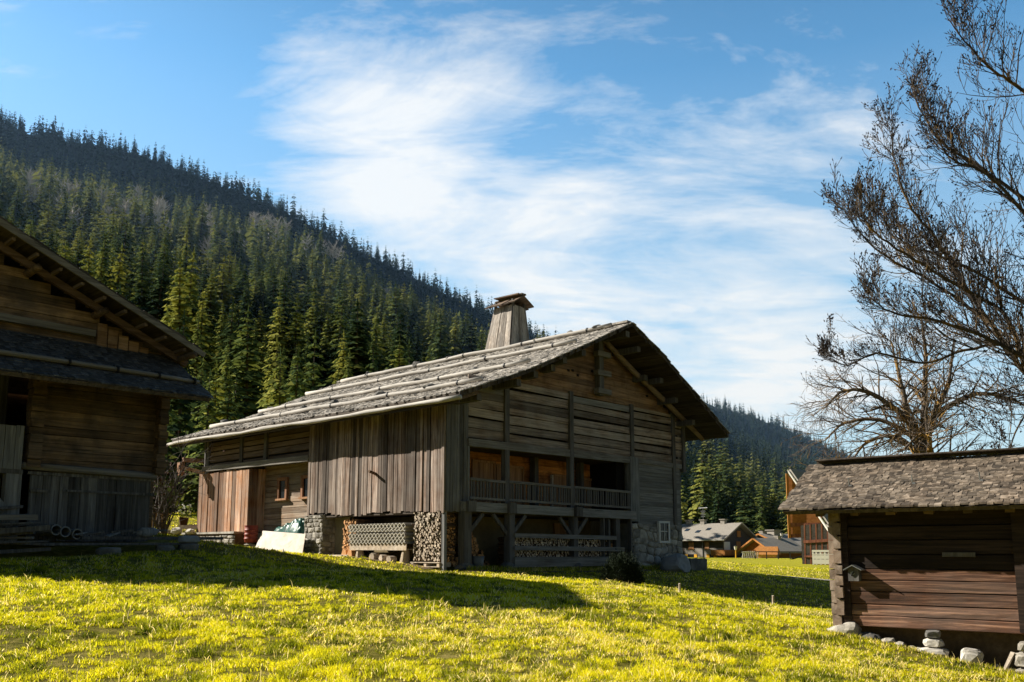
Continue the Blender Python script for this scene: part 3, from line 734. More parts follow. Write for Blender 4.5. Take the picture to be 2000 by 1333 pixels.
# balcony at the left edge
mb = MB(); u = -7.2
while u < -3.95:
    w = U(.2,.3); mb.box(u,min(u+w,-3.92)-.012,-.32+U(-.01,.01),-.28,3.8,5.02+U(-.03,.03),.005); u += w
lbp(mb, 'balcony_boards', M['lb_palez'])
mb = MB(); mb.box(-4.32,-3.9,-.28,.0,1.8,3.72,.015); lbp(mb, 'balcony_post', M['lb_palez'])
mb = MB(); mb.beam((-4.15,-.22,2.6),(-5.1,-.22,3.65),.14,.15,.01); lbp(mb, 'brace', M['lb_palez'])
mb = MB(); mb.box(-7.2,-3.9,-.3,2.0,3.68,3.8); lbp(mb, 'balcony_floor', M['lb_v'])
mb = MB(); mb.box(-7.2,-3.8,1.9,2.1,1.8,8); lbp(mb, 'recess_wall', M['lb_v'])
# pent roof
PE = [(-2.35,6.12),(0.05,7.72)]       # (v, z) eave -> wall
def pent_sh(mb):
    L = math.hypot(2.4,1.6); s = 0
    while s < L-.1:
        u = -7.5; ur = .5-.35*(s/L)
        while u < ur:
            w = U(.1,.22); e = min(u+w-.006, ur+.03); s0 = s+U(-.05,.03); s1=min(s0+.5,L); d=.03+U(0,.02)
            f = lambda q,x,o: (x, PE[0][0]+2.4*q/L, PE[0][1]+1.6*q/L+o)
            mb.add([f(s0,u,d),f(s0,e,d),f(s1,e,.006),f(s1,u,.006),f(s0,u,d-.035),f(s0,e,d-.035)],[(0,1,2,3),(4,5,1,0)]); u += w
        s += .16
mb = MB(); pent_sh(mb); pr = lbp(mb, 'pent_roof', M['lb_shingle'])
mb = MB(); mb.add([(-7.5,-2.35,6.1),(.45,-2.35,6.1),(.1,.05,7.7),(-7.5,.05,7.7),(-7.5,-2.3,6.0),(.42,-2.3,6.0),(.1,.05,7.58),(-7.5,.05,7.58)],[(0,1,2,3),(7,6,5,4),(4,5,1,0),(5,6,2,1)]); lbp(mb, 'pent_deck', M['deck'], pr)
mb = MB(); mb.tube([(-7.4,-1.72,6.68),(-4,-1.7,6.71),(-1,-1.72,6.69),(.36,-1.7,6.67)], [.075,.075,.07,.06], 8); sp = lbp(mb, 'snow_pole', M['lb_pale'], smooth=True)
for u in (-3.4,-2.1,-.9,.2):
    mb = MB(); mb.tube([(u-.03,-1.72,6.69),(u+.03,-1.72,6.69)],.1,8); mb.beam((u,-1.72,6.6),(u,-1.45,6.86),.04,.02); lbp(mb, 'strap', M['blackiron'], sp)
for u in (-3.6,-1.9,-.1):
    mb = MB(); mb.beam((u,.1,6.42),(u,-2.0,6.14),.16,.16,.01); lbp(mb, 'pent_bracket', M['lb_h'])
# gable above: logs, a pale rail, boards under the rake
mb = MB(); z = 7.45
def lzr(u): return 7.7-.451*(u-.6)
while z < 10.3:
    h = U(.26,.34); ur = .6+(7.7-(z+h)-.25)/.451
    if ur > -7: mb.box(-8.5, min(ur,-.0), -.02+U(-.03,.03), .2, z, z+h-.014, .008)
    z += h
lbp(mb, 'gable_wall', M['lb_h'])
mb = MB(); mb.beam((-7.2,-.16,8.02),(-2.2,-.16,7.98),.16,.2,.01); lbp(mb, 'pale_rail', M['lb_pale'])
mb = MB()
for i in range(5): mb.box(-2.1+i*.32,-1.82+i*.32,-.09,-.04,7.6,8.35-i*.13,.01)
lbp(mb, 'gable_boards', M['gable'])
# main roof, rake overhang with outriggers
RU = -7.2; RZ = lzr(RU); LE = -8.7  # unseen left slope cut short to shape the roof's shadow on the grass
PL = [(.62,7.69),(RU,RZ),(LE,RZ-.451*(RU-LE))]
mb = MB(); deck(mb, PL, -1.25, 11.0, -.0-.16, lambda v: 0, .3)
for (a,za),(b,zb_) in zip(PL,PL[1:]):
    mb.add([(a,-1.3,za+.02),(b,-1.3,zb_+.02),(b,11,zb_+.02),(a,11,za+.02),(a,-1.3,za-.05),(b,-1.3,zb_-.05)],[(0,1,2,3),(4,5,1,0)])
rf = lbp(mb, 'roof', M['deck'])
mb = MB(); shingle_slope(mb, [(.68,7.67),(RU,RZ)], -1.3, 10.9, .35, .15,.3,.6,.035, lambda v:.02, -1); lbp(mb, 'shingles', M['lb_shingle'], rf)
mb = MB(); mb.beam((.7,-1.31,7.62),(RU,-1.31,RZ-.04),.06,.16,.006); mb.beam((RU,-1.31,RZ-.04),(LE,-1.31,RZ-.451*(RU-LE)-.04),.06,.16); lbp(mb, 'verge_board', M['lb_pale'], rf)
mb = MB(); mb.beam((.5,-.5,7.42),(RU,-.5,RZ-.33),.16,.2,.012); lbp(mb, 'rake_beam', wood('brown_rake_beam',(.05,.03,.02),(.13,.085,.06),(.22,.15,.11),'x',8,None,0,.1), rf)
u = .1
while u > -6:
    mb = MB(); mb.beam((u,-1.2,lzr(u)-.2),(u,.1,lzr(u)-.2),.09,.09,.008); lbp(mb, 'outrigger', M['log_y'], rf); u -= .62
for u,dz in ((.25,-.32),(-2.2,-.4),(-4.1,-.4)):
    mb = MB(); mb.tube([(u,-1.55 if u>0 else -.9,lzr(u)+dz),(u,.4,lzr(u)+dz)],[.1,.13],8); lbp(mb, 'purlin', M['lb_h'], smooth=True)
# the rest of the house (side and rear, out of the sun)
mb = MB(); mb.box(-.15,.0,.2,10,1.7,7.5); mb.box(-8.4,-.15,9.8,10,1.7,7.6); mb.add([(-8.4,9.7,7.5),(-.1,9.7,7.5),(.3,9.7,7.6),(RU,9.7,RZ-.1),(-8.6,9.7,RZ-.7)],[(0,1,2,3,4)]); mb.box(-8.5,-8.3,.0,10,1.0,10.2); mb.box(-8.3,-7.2,.0,.2,1.0,7.6); lbp(mb, 'rear_walls', M['lb_h'])

# ------------------------------------------------------------------ hut on the right
hut = root('log_hut', FH.w(0,0,.2), FH.a, 'low dark log hut with a mossy shingle roof, raised on stones by the right edge', 'hut')
def hb(mb, name, mat, parent=hut, smooth=False): return mb.build(name, mat, parent, smooth, zoff=.2)
zs = [.27,.46,.66,.88,1.08,1.27,1.53,1.78,2.02,2.34]
mb = MB()
for a,b in zip(zs,zs[1:]):
    y = -.02+U(-.018,.018); n = 14; vs=[]; fs=[]
    for i in range(n+1):   # a hewn log face with a slightly wandering arris
        u = .16+(4.3-.16)*i/n; w1=.012*mnoise.noise(Vector((u*1.5,a*9,1))); w2=.012*mnoise.noise(Vector((u*1.5,b*9,1))); m_=(a+b)/2
        vs += [(u,y+.03+w1,a+.002+w1),(u,y-.01+w1,a+.012),(u,y-.012+w2,m_),(u,y-.01+w2,b-.012),(u,y+.03,b-.003+w2)]
    for i in range(n):
        for j in range(4): fs.append((i*5+j,(i+1)*5+j,(i+1)*5+j+1,i*5+j+1))
    mb.add(vs, fs, 1 if a > 1.2 else 0)  # logs under the eave take the dark copy, painting in its shadow
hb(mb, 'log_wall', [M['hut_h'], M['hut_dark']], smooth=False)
mb = MB(); mb.box(.1,4.3,.02,.2,.28,2.45); mb.box(.0,.2,.2,2.6,.28,2.5); mb.box(4.25,4.4,.0,2.6,.28,2.5); mb.box(.0,4.4,2.5,2.7,.28,2.5); hb(mb, 'wall_core', M['dark'])
mb = MB()
for a,b in zip(zs,zs[1:]): mb.box(-.06+U(-.015,.01),.1,-.13+U(-.02,.015),.12,a+.004,b-.008,.006)
for a,b in zip([.36]+zs[1:], [.5]+zs[2:]+[2.4]):
    mb.box(.03,.16,-.16+U(-.03,.02),.05,(a+.1),(b+.06),.006)
hb(mb, 'corner_logs', M['hut_end'])
mb = MB(); mb.box(.12,.26,-.1,.02,.28,2.3,.006); hb(mb, 'corner_post', M['hut_dark'])
HP = [(-.68,2.33),(1.25,3.3)]; HL = math.hypot(1.93,.97)
mb = MB(); s = 0
for side in (0,1):
    s = 0
    while s < HL-.05:
        u = -.74+U(-.05,.05)
        while u < 5.0:
            w = U(.05,.16); e = min(u+w-.005,5.05); s0 = s+U(-.06,.05)*(1 if s>.05 else .25); s1 = min(s0+.24,HL); d = .012+U(0,.017); tl=U(-.006,.006)
            def f(q,x,o):
                v = HP[0][0]+1.93*q/HL; z = HP[0][1]+.97*q/HL+o+.03*mnoise.noise(Vector((x*.8,q,3)))
                return (x, v if side==0 else 2.5-v, z)
            A=[f(s0,u,d+tl),f(s0,e,d-tl),f(s1,e,.004),f(s1,u,.004),f(s0,u,d-.03),f(s0,e,d-.03),f(s1,u,-.02)]
            F=[(0,1,2,3),(4,5,1,0),(4,0,3,6)] if side==0 else [(3,2,1,0),(0,1,5,4),(6,3,0,4)]
            mb.add(A,F); u += w
        s += .066 if side==0 else .25
hr = hb(mb, 'roof', M['hut_sh'])
mb = MB(); mb.add([(-.7,-.66,2.3),(5,-.66,2.3),(5,1.25,3.27),(-.7,1.25,3.27),(-.68,-.6,2.24),(5,-.6,2.24),(5,1.25,3.17),(-.68,1.25,3.17),(-.7,3.08,2.34),(5,3.08,2.34),(-.68,3.0,2.28),(5,3.0,2.28)],
   [(0,1,2,3),(4,7,6,5),(0,4,5,1),(0,3,7,4),(3,2,9,8),(7,10,11,6),(3,8,10,7),(8,9,11,10)]); hb(mb, 'roof_deck', M['deck'], hr)
mb = MB(); mb.beam((-.6,1.18,3.36),(5,1.18,3.36),.3,.035,.01); mb.beam((-.62,1.36,3.34),(5,1.36,3.34),.26,.035,.01); hb(mb, 'ridge_cap', M['deck'], hr)
for u in (.28,1.36,2.42):
    mb = MB(); v=.22; z=HP[0][1]+.93*((v+.6)/1.85)
    mb.tube([(u,v+.1,z+.07),(u,v-.02,z+.03),(u,v-.08,z+.05),(u,v-.1,z+.17)],.011,6); mb.box(u+.0,u+.05,v-.1,v,z+.0,z+.04); hb(mb, 'snow_hook', M['iron'], hr)
for u in (-.1,.5,1.1,1.7,2.3,2.9,3.5):
    mb = MB(); mb.beam((u,-.46,2.26),(u,.4,2.56),.14,.13,.006); hb(mb, 'rafter_end', M['lb_h'], hr)
mb = MB(); mb.box(1.8,2.3,-.075,-.03,1.49,1.56,.004); hb(mb, 'wall_batten', M['post'])
mb = MB(); mb.box(2.86,3.1,-.12,.0,.3,2.3,.006); hb(mb, 'door_jamb', M['hut_dark'])
mb = MB(); mb.box(.2,4.3,.42,2.6,-.9,.27); hb(mb, 'gap_shade_fill', M['earth'])  # earth block added to keep the gap under the hut dark

# letter box hung on the hut
lx = root('letter_box', FH.w(.37,-.16,1.06), FH.a, 'small grey house-shaped letter box with a little peaked roof on the hut wall', 'letter box')
def xb(mb,name,mat): return mb.build(name,mat,lx,zoff=0)
mb = MB(); mb.prism([(-.09,-.06,0),(.09,-.06,0),(.09,-.06,.21),(0,-.06,.26),(-.09,-.06,.21)],(0,.18,0)); xb(mb,'box',M['post'])
mb = MB()
for s in (-1,1): mb.add([(s*.155,-.13,.2),(0,-.13,.285),(0,.13,.285),(s*.155,.13,.2),(s*.155,-.13,.183),(0,-.13,.268),(0,.13,.268),(s*.155,.13,.183)],[(0,1,2,3),(7,6,5,4),(0,4,5,1),(1,5,6,2),(2,6,7,3),(3,7,4,0)])
xb(mb,'peaked_roof',M['iron'])
mb = MB(); mb.add([(-.05,-.064,.09),(.0,-.064,.1),(.03,-.064,.13),(.0,-.064,.17),(-.05,-.064,.15)],[(0,1,2,3,4)]); xb(mb,'door_plate',M['iron'])
mb = MB(); mb.tube([(-.03,-.075,.09),(-.01,-.08,.13),(.02,-.075,.16)],.012,6); xb(mb,'latch',M['blackiron'])

# stones the hut stands on, and loose ones beneath it
def rockthing(name, loc, size, seed, label, group=None, mat='rstone', rz=None, cat='stone', rough=.2):
    mb = MB(); mb.rock((0,0,size[2]*.8),size,seed,rough=rough,lvl=3)
    o = mb.build(name, M[mat]); put(o, loc, U(0,3) if rz is None else rz); return tag(o,label,cat,group)
def hp(u, v, dz=-.04):
    x,y,_ = FH.w(u,v,0); return (x,y,gz(x,y)+dz)
G='stones under the hut'
rockthing('corner_boulder', hp(.12,-.06,-.1), (.3,.26,.19), 21, 'pale corner boulder carrying the left corner of the hut', G, 'palestone', FH.a)
rockthing('corner_boulder', hp(.48,.0,-.12), (.24,.22,.15), 22, 'rugged grey boulder just right of the pale one at the hut corner', G, 'rstone', FH.a)
def block(loc, size, label, mat='palestone', rz=0, name='stone_block', tilt=0, group=G):
    mb = MB(); vs, fs = ICO[3]; out = []; k = size[0]*91+size[2]*37+loc[0]*13   # rough squared stone
    for p in vs:
        q = [math.copysign(abs(c)**.5, c) for c in p]; m_ = max(abs(c) for c in q); q = Vector(q)
        w = 1+.2*mnoise.noise(p*1.7+Vector((k,0,0)))+.13*mnoise.noise(p*4+Vector((0,k,0)))+.05*mnoise.noise(p*11)
        out.append((q.x*size[0]*.5*w, q.y*size[1]*.5*w, size[2]*.5+q.z*size[2]*.5*(.97+.5*(w-1))))
    mb.add(out, fs); o = mb.build(name, M[mat])
    put(o, loc, rz); o.rotation_euler = (tilt*.5, tilt, rz); return tag(o, label, 'stone', group)
p = hp(1.58,-.1,-.04); b0 = p[2]
block((p[0],p[1],b0), (.46,.34,.17), 'broad flat slab at the bottom of the middle stone pier under the hut', 'stone', FH.a+.05)
block((p[0],p[1],b0+.175), (.28,.26,.15), 'squared pale block in the middle of the stone pier under the hut', 'stone', FH.a-.08)
block((p[0],p[1],b0+.33), (.24,.28,max(.05,.27-b0-.33)), 'thin cap stone wedged between the middle pier and the hut', 'rstone', FH.a+.1)
p = hp(2.13,-.16,-.07); block(p, (.32,.3,.33), 'tall leaning squared stone standing right of the middle pier', 'stone', FH.a+.2, tilt=.1)
p = hp(2.98,-.2,-.05); b0=p[2]
for i,(w,h,l,mt) in enumerate(((.4,.16,'lowest rounded stone of the pier at the right edge','palestone'),(.42,.24,'large white veined stone in the pier at the right edge','palestone'),(.3,.16,'upper pale stone of the pier at the right edge','palestone'))):
    block((p[0],p[1],b0),(w,.34,h),l,mt,FH.a+U(-.2,.2)); b0 += h+.004
for i,(u,v,s,l) in enumerate(((.85,-.02,.12,'small flat stone in the shade between the boulder and the middle pier'),(1.05,-.08,.1,'pale low stone on bare soil left of the middle pier'),(1.22,-.04,.08,'upright chip of stone just left of the middle pier'),(1.33,-.02,.08,'rounded tan stone touching the middle pier'),(2.48,.0,.09,'pinkish chip beside the leaning stick under the hut'),(2.7,-.12,.07,'brown broken stone near the right pier'),(2.8,-.06,.07,'small rubble stone against the right pier'))):
    rockthing('loose_stone', hp(u,v,-.02), (s,s*.8,s*.6), 40+i, l, 'loose stones under the hut', 'palestone')
a = hp(2.62,-.25,.0); q = hp(2.72,.1,.28)
mb = MB(); mb.beam((0,0,0),tuple(q[i]-a[i] for i in range(3)),.045,.05,.008); o = mb.build('broken_stick',M['endg']); put(o,a); tag(o,'pale broken stick leaning under the hut','stick')

# ------------------------------------------------------------------ things around the barn
def bw(u, v, z=None, dz=0):
    x,y,_ = FB.w(u,v,0); return (x,y,(gz(x,y) if z is None else z)+dz)
def wood_stack(name, loc, rz, w, h, depth, mats, label, r=.055, heap=False, sideways=False):
    """stack of split logs, ends towards local -y, base at loc"""
    mb = MB(); z = r*.8; row = 0
    while z < h:
        x = -w/2+r+U(0,1)*r*1.2; ww = w/2
        if heap: ww = w/2*max(.12,1-(z/h)**1.3)
        while x < w/2-r*.4:
            if abs(x) < ww:
                rr = r*U(.6,1.5); n = rnd.choice((3,3,4,4,5,7)); a0 = U(0,6.28); j=.35; zj=U(-.3,.3)*r
                if heap: rr *= 1.15
                poly = []
                for i in range(n):
                    an = a0+2*math.pi*i/n*(1) ; q = rr*(1.1 if n<5 else .95)*U(1-j,1+j*.6)
                    poly.append((x+q*math.cos(an)+U(-.008,.008), U(-.05,.03), z+q*math.sin(an)))
                y0 = U(-.09,.03); poly=[(p_[0],p_[1],p_[2]+zj) for p_ in poly]; d = depth*U(.9,1.0)
                poly = [(p_[0],y0,p_[2]) for p_ in poly]
                sk = (U(-.12,.12),0,U(-.1,.1)) if heap else (U(-.02,.02),0,U(-.02,.02))
                mb.prism(poly, (sk[0],d,sk[2]), 1, 0)
            x += rr*1.65
        z += r*1.5; row += 1
    o = mb.build(name, [M[m] for m in mats]); put(o, loc, rz); return tag(o, label, 'firewood', 'stacks of split firewood at the barn')
SIDE = FB.a - R(90)        # local -y points out of the side wall
# ends face -u: local x runs along -v
wood_stack('firewood_stack', bw(.15,6.15,None,.22), SIDE, .95, 1.38, 1.0, ('endo','bark'), 'orange-lit firewood stack between the plaster wall and the corrugated sheets', .05)
wood_stack('firewood_stack', bw(.02,1.0,None,.24), SIDE, 1.6, 1.86, .8, ('endg','bark'), 'tall sunlit firewood stack on a pallet at the barn corner', .05)
wood_stack('firewood_stack', bw(.42,.28,None,.22), FB.a, .62, 1.8, .8, ('endo','bark'), 'narrow orange firewood stack around the corner, behind the thin prop', .05)
wood_stack('firewood_heap', bw(2.3,1.0,None,.0), FB.a, 2.0, 1.35, .7, ('endo','bark'), 'loose heap of split logs behind the bucket under the balcony', .085, heap=True)
wood_stack('firewood_stack', bw(5.4,.0,None,.2), FB.a, 3.7, 1.12, .8, ('endg','bark'), 'long grey firewood stack behind the rails, left of the middle post', .055)
wood_stack('firewood_stack', bw(8.85,.0,None,.25), FB.a, 2.5, 1.1, .8, ('endg','bark'), 'shorter firewood stack behind the rails, right of the middle post', .055)
wood_stack('firewood_stack', bw(11.15,.5,None,.0), FB.a, .7, 1.1, .6, ('endo','bark'), 'small firewood stack in the dark bay beside the stone wall', .06)
# pallet
pl = root('pallet', bw(.0,1.0,None,0), SIDE, 'low wooden pallet under the tall sunlit firewood stack', 'pallet')
for n,(a,b,c,d,e,f) in (('top_board',(-.85,.85,-.12,.0,.16,.19)),('bottom_board',(-.85,.85,-.12,.0,.0,.03))):
    mb = MB(); mb.box(a,b,c,d,e,f,.004); mb.box(a,b,.3,.42,e,f,.004); mb.build(n,M['endg'],pl,zoff=0)
for x in (-.75,0,.75):
    mb = MB(); mb.box(x-.07,x+.07,-.1,.5,.03,.16,.004); mb.build('block',M['endg'],pl,zoff=0)
# corrugated sheets stacked on a bench
cb = bw(-.12,3.75,None,0)
bench = root('log_bench', cb, SIDE, 'rough bench on two log stumps carrying the corrugated sheets', 'bench')
mb = MB(); mb.box(-1.95,1.75,-.05,.5,.42,.48,.008); mb.box(-1.95,1.75,-.08,-.04,.42,.66,.008); mb.build('bench_top',M['endg'],bench,zoff=0)
for x in (-1.45,1.45):
    mb = MB(); mb.tube([(x,.1,-.08),(x+U(-.03,.03),.12,.42)],[.2,.15],9,wob=.1); mb.build('stump_leg',M['endg'],bench,zoff=0)
def corrug(y0, y1, z, x0, x1, pitch, amp, th, ph):
    vs=[]; fs=[]; n=int((x1-x0)/pitch*8)
    for i in range(n+1):
        x=x0+(x1-x0)*i/n; zz=z+amp*math.sin((x/pitch+ph)*2*math.pi)
        vs += [(x,y0,zz),(x,y1,zz),(x,y1,zz+th),(x,y0,zz+th)]
    for i in range(n):
        a=i*4; b=a+4
        fs += [(a,b,b+1,a+1),(a+3,a+2,b+2,b+3),(a,a+3,b+3,b),(a+1,b+1,b+2,a+2)]
    return vs,fs
M['corr'] = plain('old_corrugated_sheet', (.62,.58,.5), .7, .3, 9)
for i in range(7):
    mb = MB(); mb.add(*corrug(-.16+U(-.03,.03),.75,.70+i*.112+(.04 if i>3 else 0),-1.95+U(-.04,.04),1.75,.23,.042,.03,i*.34))
    o = mb.build('corrugated_sheet', M['corr']); put(o, cb, SIDE)
    nm=['lowest','second from the bottom','third from the bottom','middle','third from the top','second from the top','topmost'][i]
    tag(o, f'corrugated sheet, {nm} of the pile on the log bench', 'sheet', 'corrugated sheets piled on the bench')
mb = MB(); mb.beam((-1.95,.3,1.46),(1.75,.32,1.43),.3,.04,.006); o = mb.build('cover_plank',M['endg']); put(o,cb,SIDE); tag(o,'weathered plank lying on top of the corrugated sheets','plank')
for i,(v,l) in enumerate(((3.0,'squat log round under the bench, right-hand of the three'),(3.5,'squat log round under the bench, middle of the three'),(4.1,'squat log round under the bench, left-hand of the three'))):
    mb = MB(); mb.tube([(0,-.12,.12),(0,.2,.13)],[.15,.14],8,wob=.1); o=mb.build('log_round',M['endg']); put(o,bw(-.15,v,None,.0),SIDE+U(-.3,.3)); tag(o,l,'log','log rounds under the bench')
for i,(v,l) in enumerate(((6.25,'big split log standing under the orange firewood stack, left one'),(5.85,'big split log standing under the orange firewood stack, right one'))):
    mb = MB(); mb.prism([(-.2,0,0),(.2,0,0),(.14,0,.28),(-.05,0,.36)],(0,.4,0)); o=mb.build('split_log',M['endo']); put(o,bw(-.1,v,None,-.02),SIDE); tag(o,l,'log','split logs under the orange stack')
mb = MB(); mb.box(-.6,.4,-.1,.02,0,.05,.01); mb.box(-.5,.3,-.3,-.18,-.02,.04,.01); o=mb.build('offcut_boards',M['whiteboard']); put(o,bw(-.35,6.0,None,.02),SIDE+.1); tag(o,'pale offcut boards on the grass below the orange firewood stack','boards')
# white board leaning in front of the tarp heap
p0 = bw(-.75,10.5); 
mb = MB(); a=Vector(bw(-1.0,12.05,None,.02)); b=Vector(bw(-.55,8.95,None,.02)); t=Vector((.28*FB.u[0]+.14*FB.v[0]*0,.28*FB.u[1],.98))
q=[Vector(FB.w(-.7,12.5,1.5)),Vector(FB.w(-.7,8.42,1.36)),Vector(FB.w(-.36,8.72,2.3)),Vector(FB.w(-.36,12.3,2.5))]; nrm=(b-a).cross(t).normalized()*.03
mb.prism([p_-Vector(p0) for p_ in q],nrm); o=mb.build('leaning_panel',M['whiteboard']); put(o,p0); tag(o,'big white wooden panel leaning beside the stone pillar','panel')
# tarp-covered heap
def tarp():
    n=56; vs=[]; fs=[]
    for j in range(n+1):
        for i in range(n+1):
            a=i/n*2-1; b=j/n*2-1; x=a*1.5; y=b*.5
            h=(1-abs(b)**3.5)*(1-abs(a)**5)*(.72+.5*(a+.6)/1.6)
            p=Vector((x*1.1-y*.6,y*2.2+x*.5,3)); r=1-abs(mnoise.noise(p*1.3))*2.4; r2=1-abs(mnoise.noise(p*2.9+Vector((5,1,0))))*2.4
            h+=.13*max(r,0)**2+.06*max(r2,0)**2+.04*mnoise.noise(p*5)-.08
            vs.append((x+.1*mnoise.noise(Vector((x*2.5,y*3,1))),y*(1+.12*mnoise.noise(Vector((x*3,y,7)))),max(h,-.2) if max(abs(a),abs(b))<.97 else -.3))
    for j in range(n):
        for i in range(n): k=j*(n+1)+i; fs.append((k,k+1,k+n+2,k+n+1))
    return vs,fs
mb = MB(); mb.add(*tarp()); o=mb.build('tarp_heap',M['tarp'],None,True); put(o,bw(.28,10.9,1.95,.0),SIDE); tag(o,'crumpled dark green tarpaulin over a heap beside the stone pillar','tarpaulin')
# red barrel on slabs
bp = bw(-.55,13.05,1.6)
br = root('barrel',(bp[0],bp[1],bp[2]+.36),0,'faded red ribbed plastic barrel by the boarded closet','barrel')
zz=[0,.02,.14,.16,.19,.21,.34,.36,.39,.41,.54,.56,.59,.61,.74,.78]; rr=[.26,.29,.3,.325,.325,.3,.3,.325,.325,.3,.3,.325,.325,.3,.31,.3]
mb = MB(); mb.tube([(0,0,z) for z in zz],rr,20); mb.build('drum',M['barrel'],br,True,zoff=0)
mb = MB(); mb.tube([(0,0,.765),(0,0,.8)],[.325,.325],20); mb.build('rim',M['barrel'],br,zoff=0)
for i in range(4):
    mb = MB(); mb.rock((0,0,.04),(.42-.05*i,.36-.03*i,.06),60+i,lvl=2); o=mb.build('flat_slab',M['stone']); put(o,(bp[0]+U(-.06,.06),bp[1]+U(-.06,.06),bp[2]-.06+i*.094),U(0,3))
    tag(o,f'flat stone slab under the red barrel, {["lowest","second","third","topmost"][i]} in its pile','stone','slabs under the barrel')
# terrace wall and its stones
tw = root('terrace_wall', bw(-.9,16.5,1.5), SIDE, 'low dry stone terrace wall in shade below the boarded closet', 'wall')
mb = MB(); mb.box(-4.5,2.6,-.0,1.0,-.1,.9); mb.build('core',M['earth'],tw,zoff=0)
mb = MB(); rubble(mb, lambda a,z,o:(-4.5+a,-.001-o,-.1+z),7.1,.95,.1,.14,.24,.2,.6,.1); mb.build('stone_face',M['stone'],tw,zoff=0)
mb = MB(); mb.box(-4.6,2.65,-.12,.95,.9,.98,.02); mb.build('coping',M['stone'],tw,zoff=0)
for i,(px,s,l) in enumerate(((-16.4,.3,'flat pale stone on the terrace, nearest the boarded closet'),(-17.2,.36,'broad pale stone in the middle of the terrace stones'),(-18.0,.3,'rounded stone at the left of the terrace stones'),(-16.9,.22,'small stone in front of the terrace stones'))):
    y=44.6+.4*i; rockthing('terrace_stone',(px,y,2.42),(s,s*.8,s*.55),80+i,l,'stones lying on the terrace','stone')
mb = MB(); mb.box(-.75,.75,-.15,.15,0,.2,.02); o=mb.build('timber_block',M['endg']); put(o,(-16.9,46.5,2.72),.1); tag(o,'pale timber block on the terrace by the closet','timber')
# terrace ground slab
mb = MB(); mb.box(-4.6,2.6,.98,6,.5,.93,.03); mb.build('paving',M['gravel'],tw,zoff=0)
# yellow planter
tb = root('planter', (-16.3,40,2.68),0,'ochre trapezoid planter beside the dark farmhouse corner','planter')
mb = MB(); 
def frus(w0,w1,z0,z1): return [(-w0,-w0,z0),(w0,-w0,z0),(w0,w0,z0),(-w0,w0,z0),(-w1,-w1,z1),(w1,-w1,z1),(w1,w1,z1),(-w1,w1,z1)]
mb.add(frus(.3,.42,0,.55),[(0,3,2,1),(0,1,5,4),(1,2,6,5),(2,3,7,6),(3,0,4,7)]); mb.build('tub',M['yellowtub'],tb,zoff=0)
mb = MB(); mb.add(frus(.44,.45,.55,.61),[(0,3,2,1),(4,5,6,7),(0,1,5,4),(1,2,6,5),(2,3,7,6),(3,0,4,7)]); mb.build('rim',M['yellowtub'],tb,zoff=0)
# bucket
bk = root('bucket', bw(1.55,-.2),0,'grey bucket standing by the foot of the left balcony post','bucket')
mb = MB(); mb.tube([(0,0,0),(0,0,.5)],[.19,.25],18); mb.build('pail',M['bucket'],bk,True,zoff=0)
mb = MB(); mb.tube([(.26*math.cos(t),.26*math.sin(t),.5) for t in np.linspace(0,6.28,19)],.014,6); mb.build('rim',M['bucket'],bk,zoff=0)
mb = MB(); mb.box(-.18,.18,-.1,.1,0,.14,.02); o=mb.build('crate',M['blue']); put(o,bw(6.9,.1,None,.02),FB.a); tag(o,'small blue object under the rails of the wood store','crate')
# boulder, trough, stakes
rockthing('boulder',bw(14.1,-1.0,None,-.25),(1.05,.75,.62),3,'big smooth grey boulder against the stone base of the barn',None,'boulder',FB.a+.2,'boulder',.08)
tr = root('stone_trough',bw(15.9,-.9,None,-.05),FB.a,'dark rectangular stone trough right of the big boulder','trough')
mb = MB(); mb.box(-.75,.75,-.3,-.2,0,.62,.03); mb.box(-.75,.75,.2,.3,0,.62,.03); mb.box(-.75,-.65,-.2,.2,0,.62,.03); mb.box(.65,.75,-.2,.2,0,.62,.03); mb.box(-.65,.65,-.2,.2,0,.3); mb.build('basin',M['rstone'],tr,zoff=0)
for px,py,l in ((4.92,26.0,'short pale stake in the grass near the dark shrub'),(7.95,27.0,'short pale stake in the grass near the hut')):
    mb = MB(); mb.tube([(0,0,-.1),(.01,0,.3)],[.04,.035],7); mb.tube([(.01,0,.3),(.01,0,.31)],[.04,.02],7); o=mb.build('stake',M['endg']); put(o,(px,py,gz(px,py))); tag(o,l,'stake','stakes in the meadow')
# bare patch with twigs
sp_ = strip('bare_earth_patch',[(.9,21.6),(1.4,21.3),(2.0,21.2),(2.7,20.8)],.8,M['earth'],.02); tag(sp_,'bare brown earth patch at the tip of the shadow',None,None,'structure')

# lumber and scrap in front of the left farmhouse
def lp(u,v,z=None,dz=0):
    x,y,_=FL.w(u,v,0); return (x,y,(gz(x,y) if z is None else z)+dz)
rows=['lowest','second lowest','third lowest','fourth lowest','fifth lowest','sixth lowest','topmost but one','topmost']
for i in range(8):
    L_=U(1.0,2.0); w=U(.14,.32); h=U(.04,.15); mb=MB(); mb.beam((-L_*.7,U(-.1,.1),0),(L_*.3,U(-.1,.1),U(-.12,.1)),w,h,.012)
    o=mb.build('plank',M['lb_pale' if i in (3,7) else 'lb_v']); x,y,_=FL.w(-3.95+U(-.25,.2),-1.35+U(-.25,.2),0); put(o,(x,y,1.62+i*.115),FL.a+U(-.6,.45)-.2); o.rotation_euler[1]=U(-.1,.1)
    tag(o,f'weathered plank, {rows[i]} of the lumber pile by the left farmhouse','plank','planks in the lumber pile')
base=lp(-4.4,-1.0)
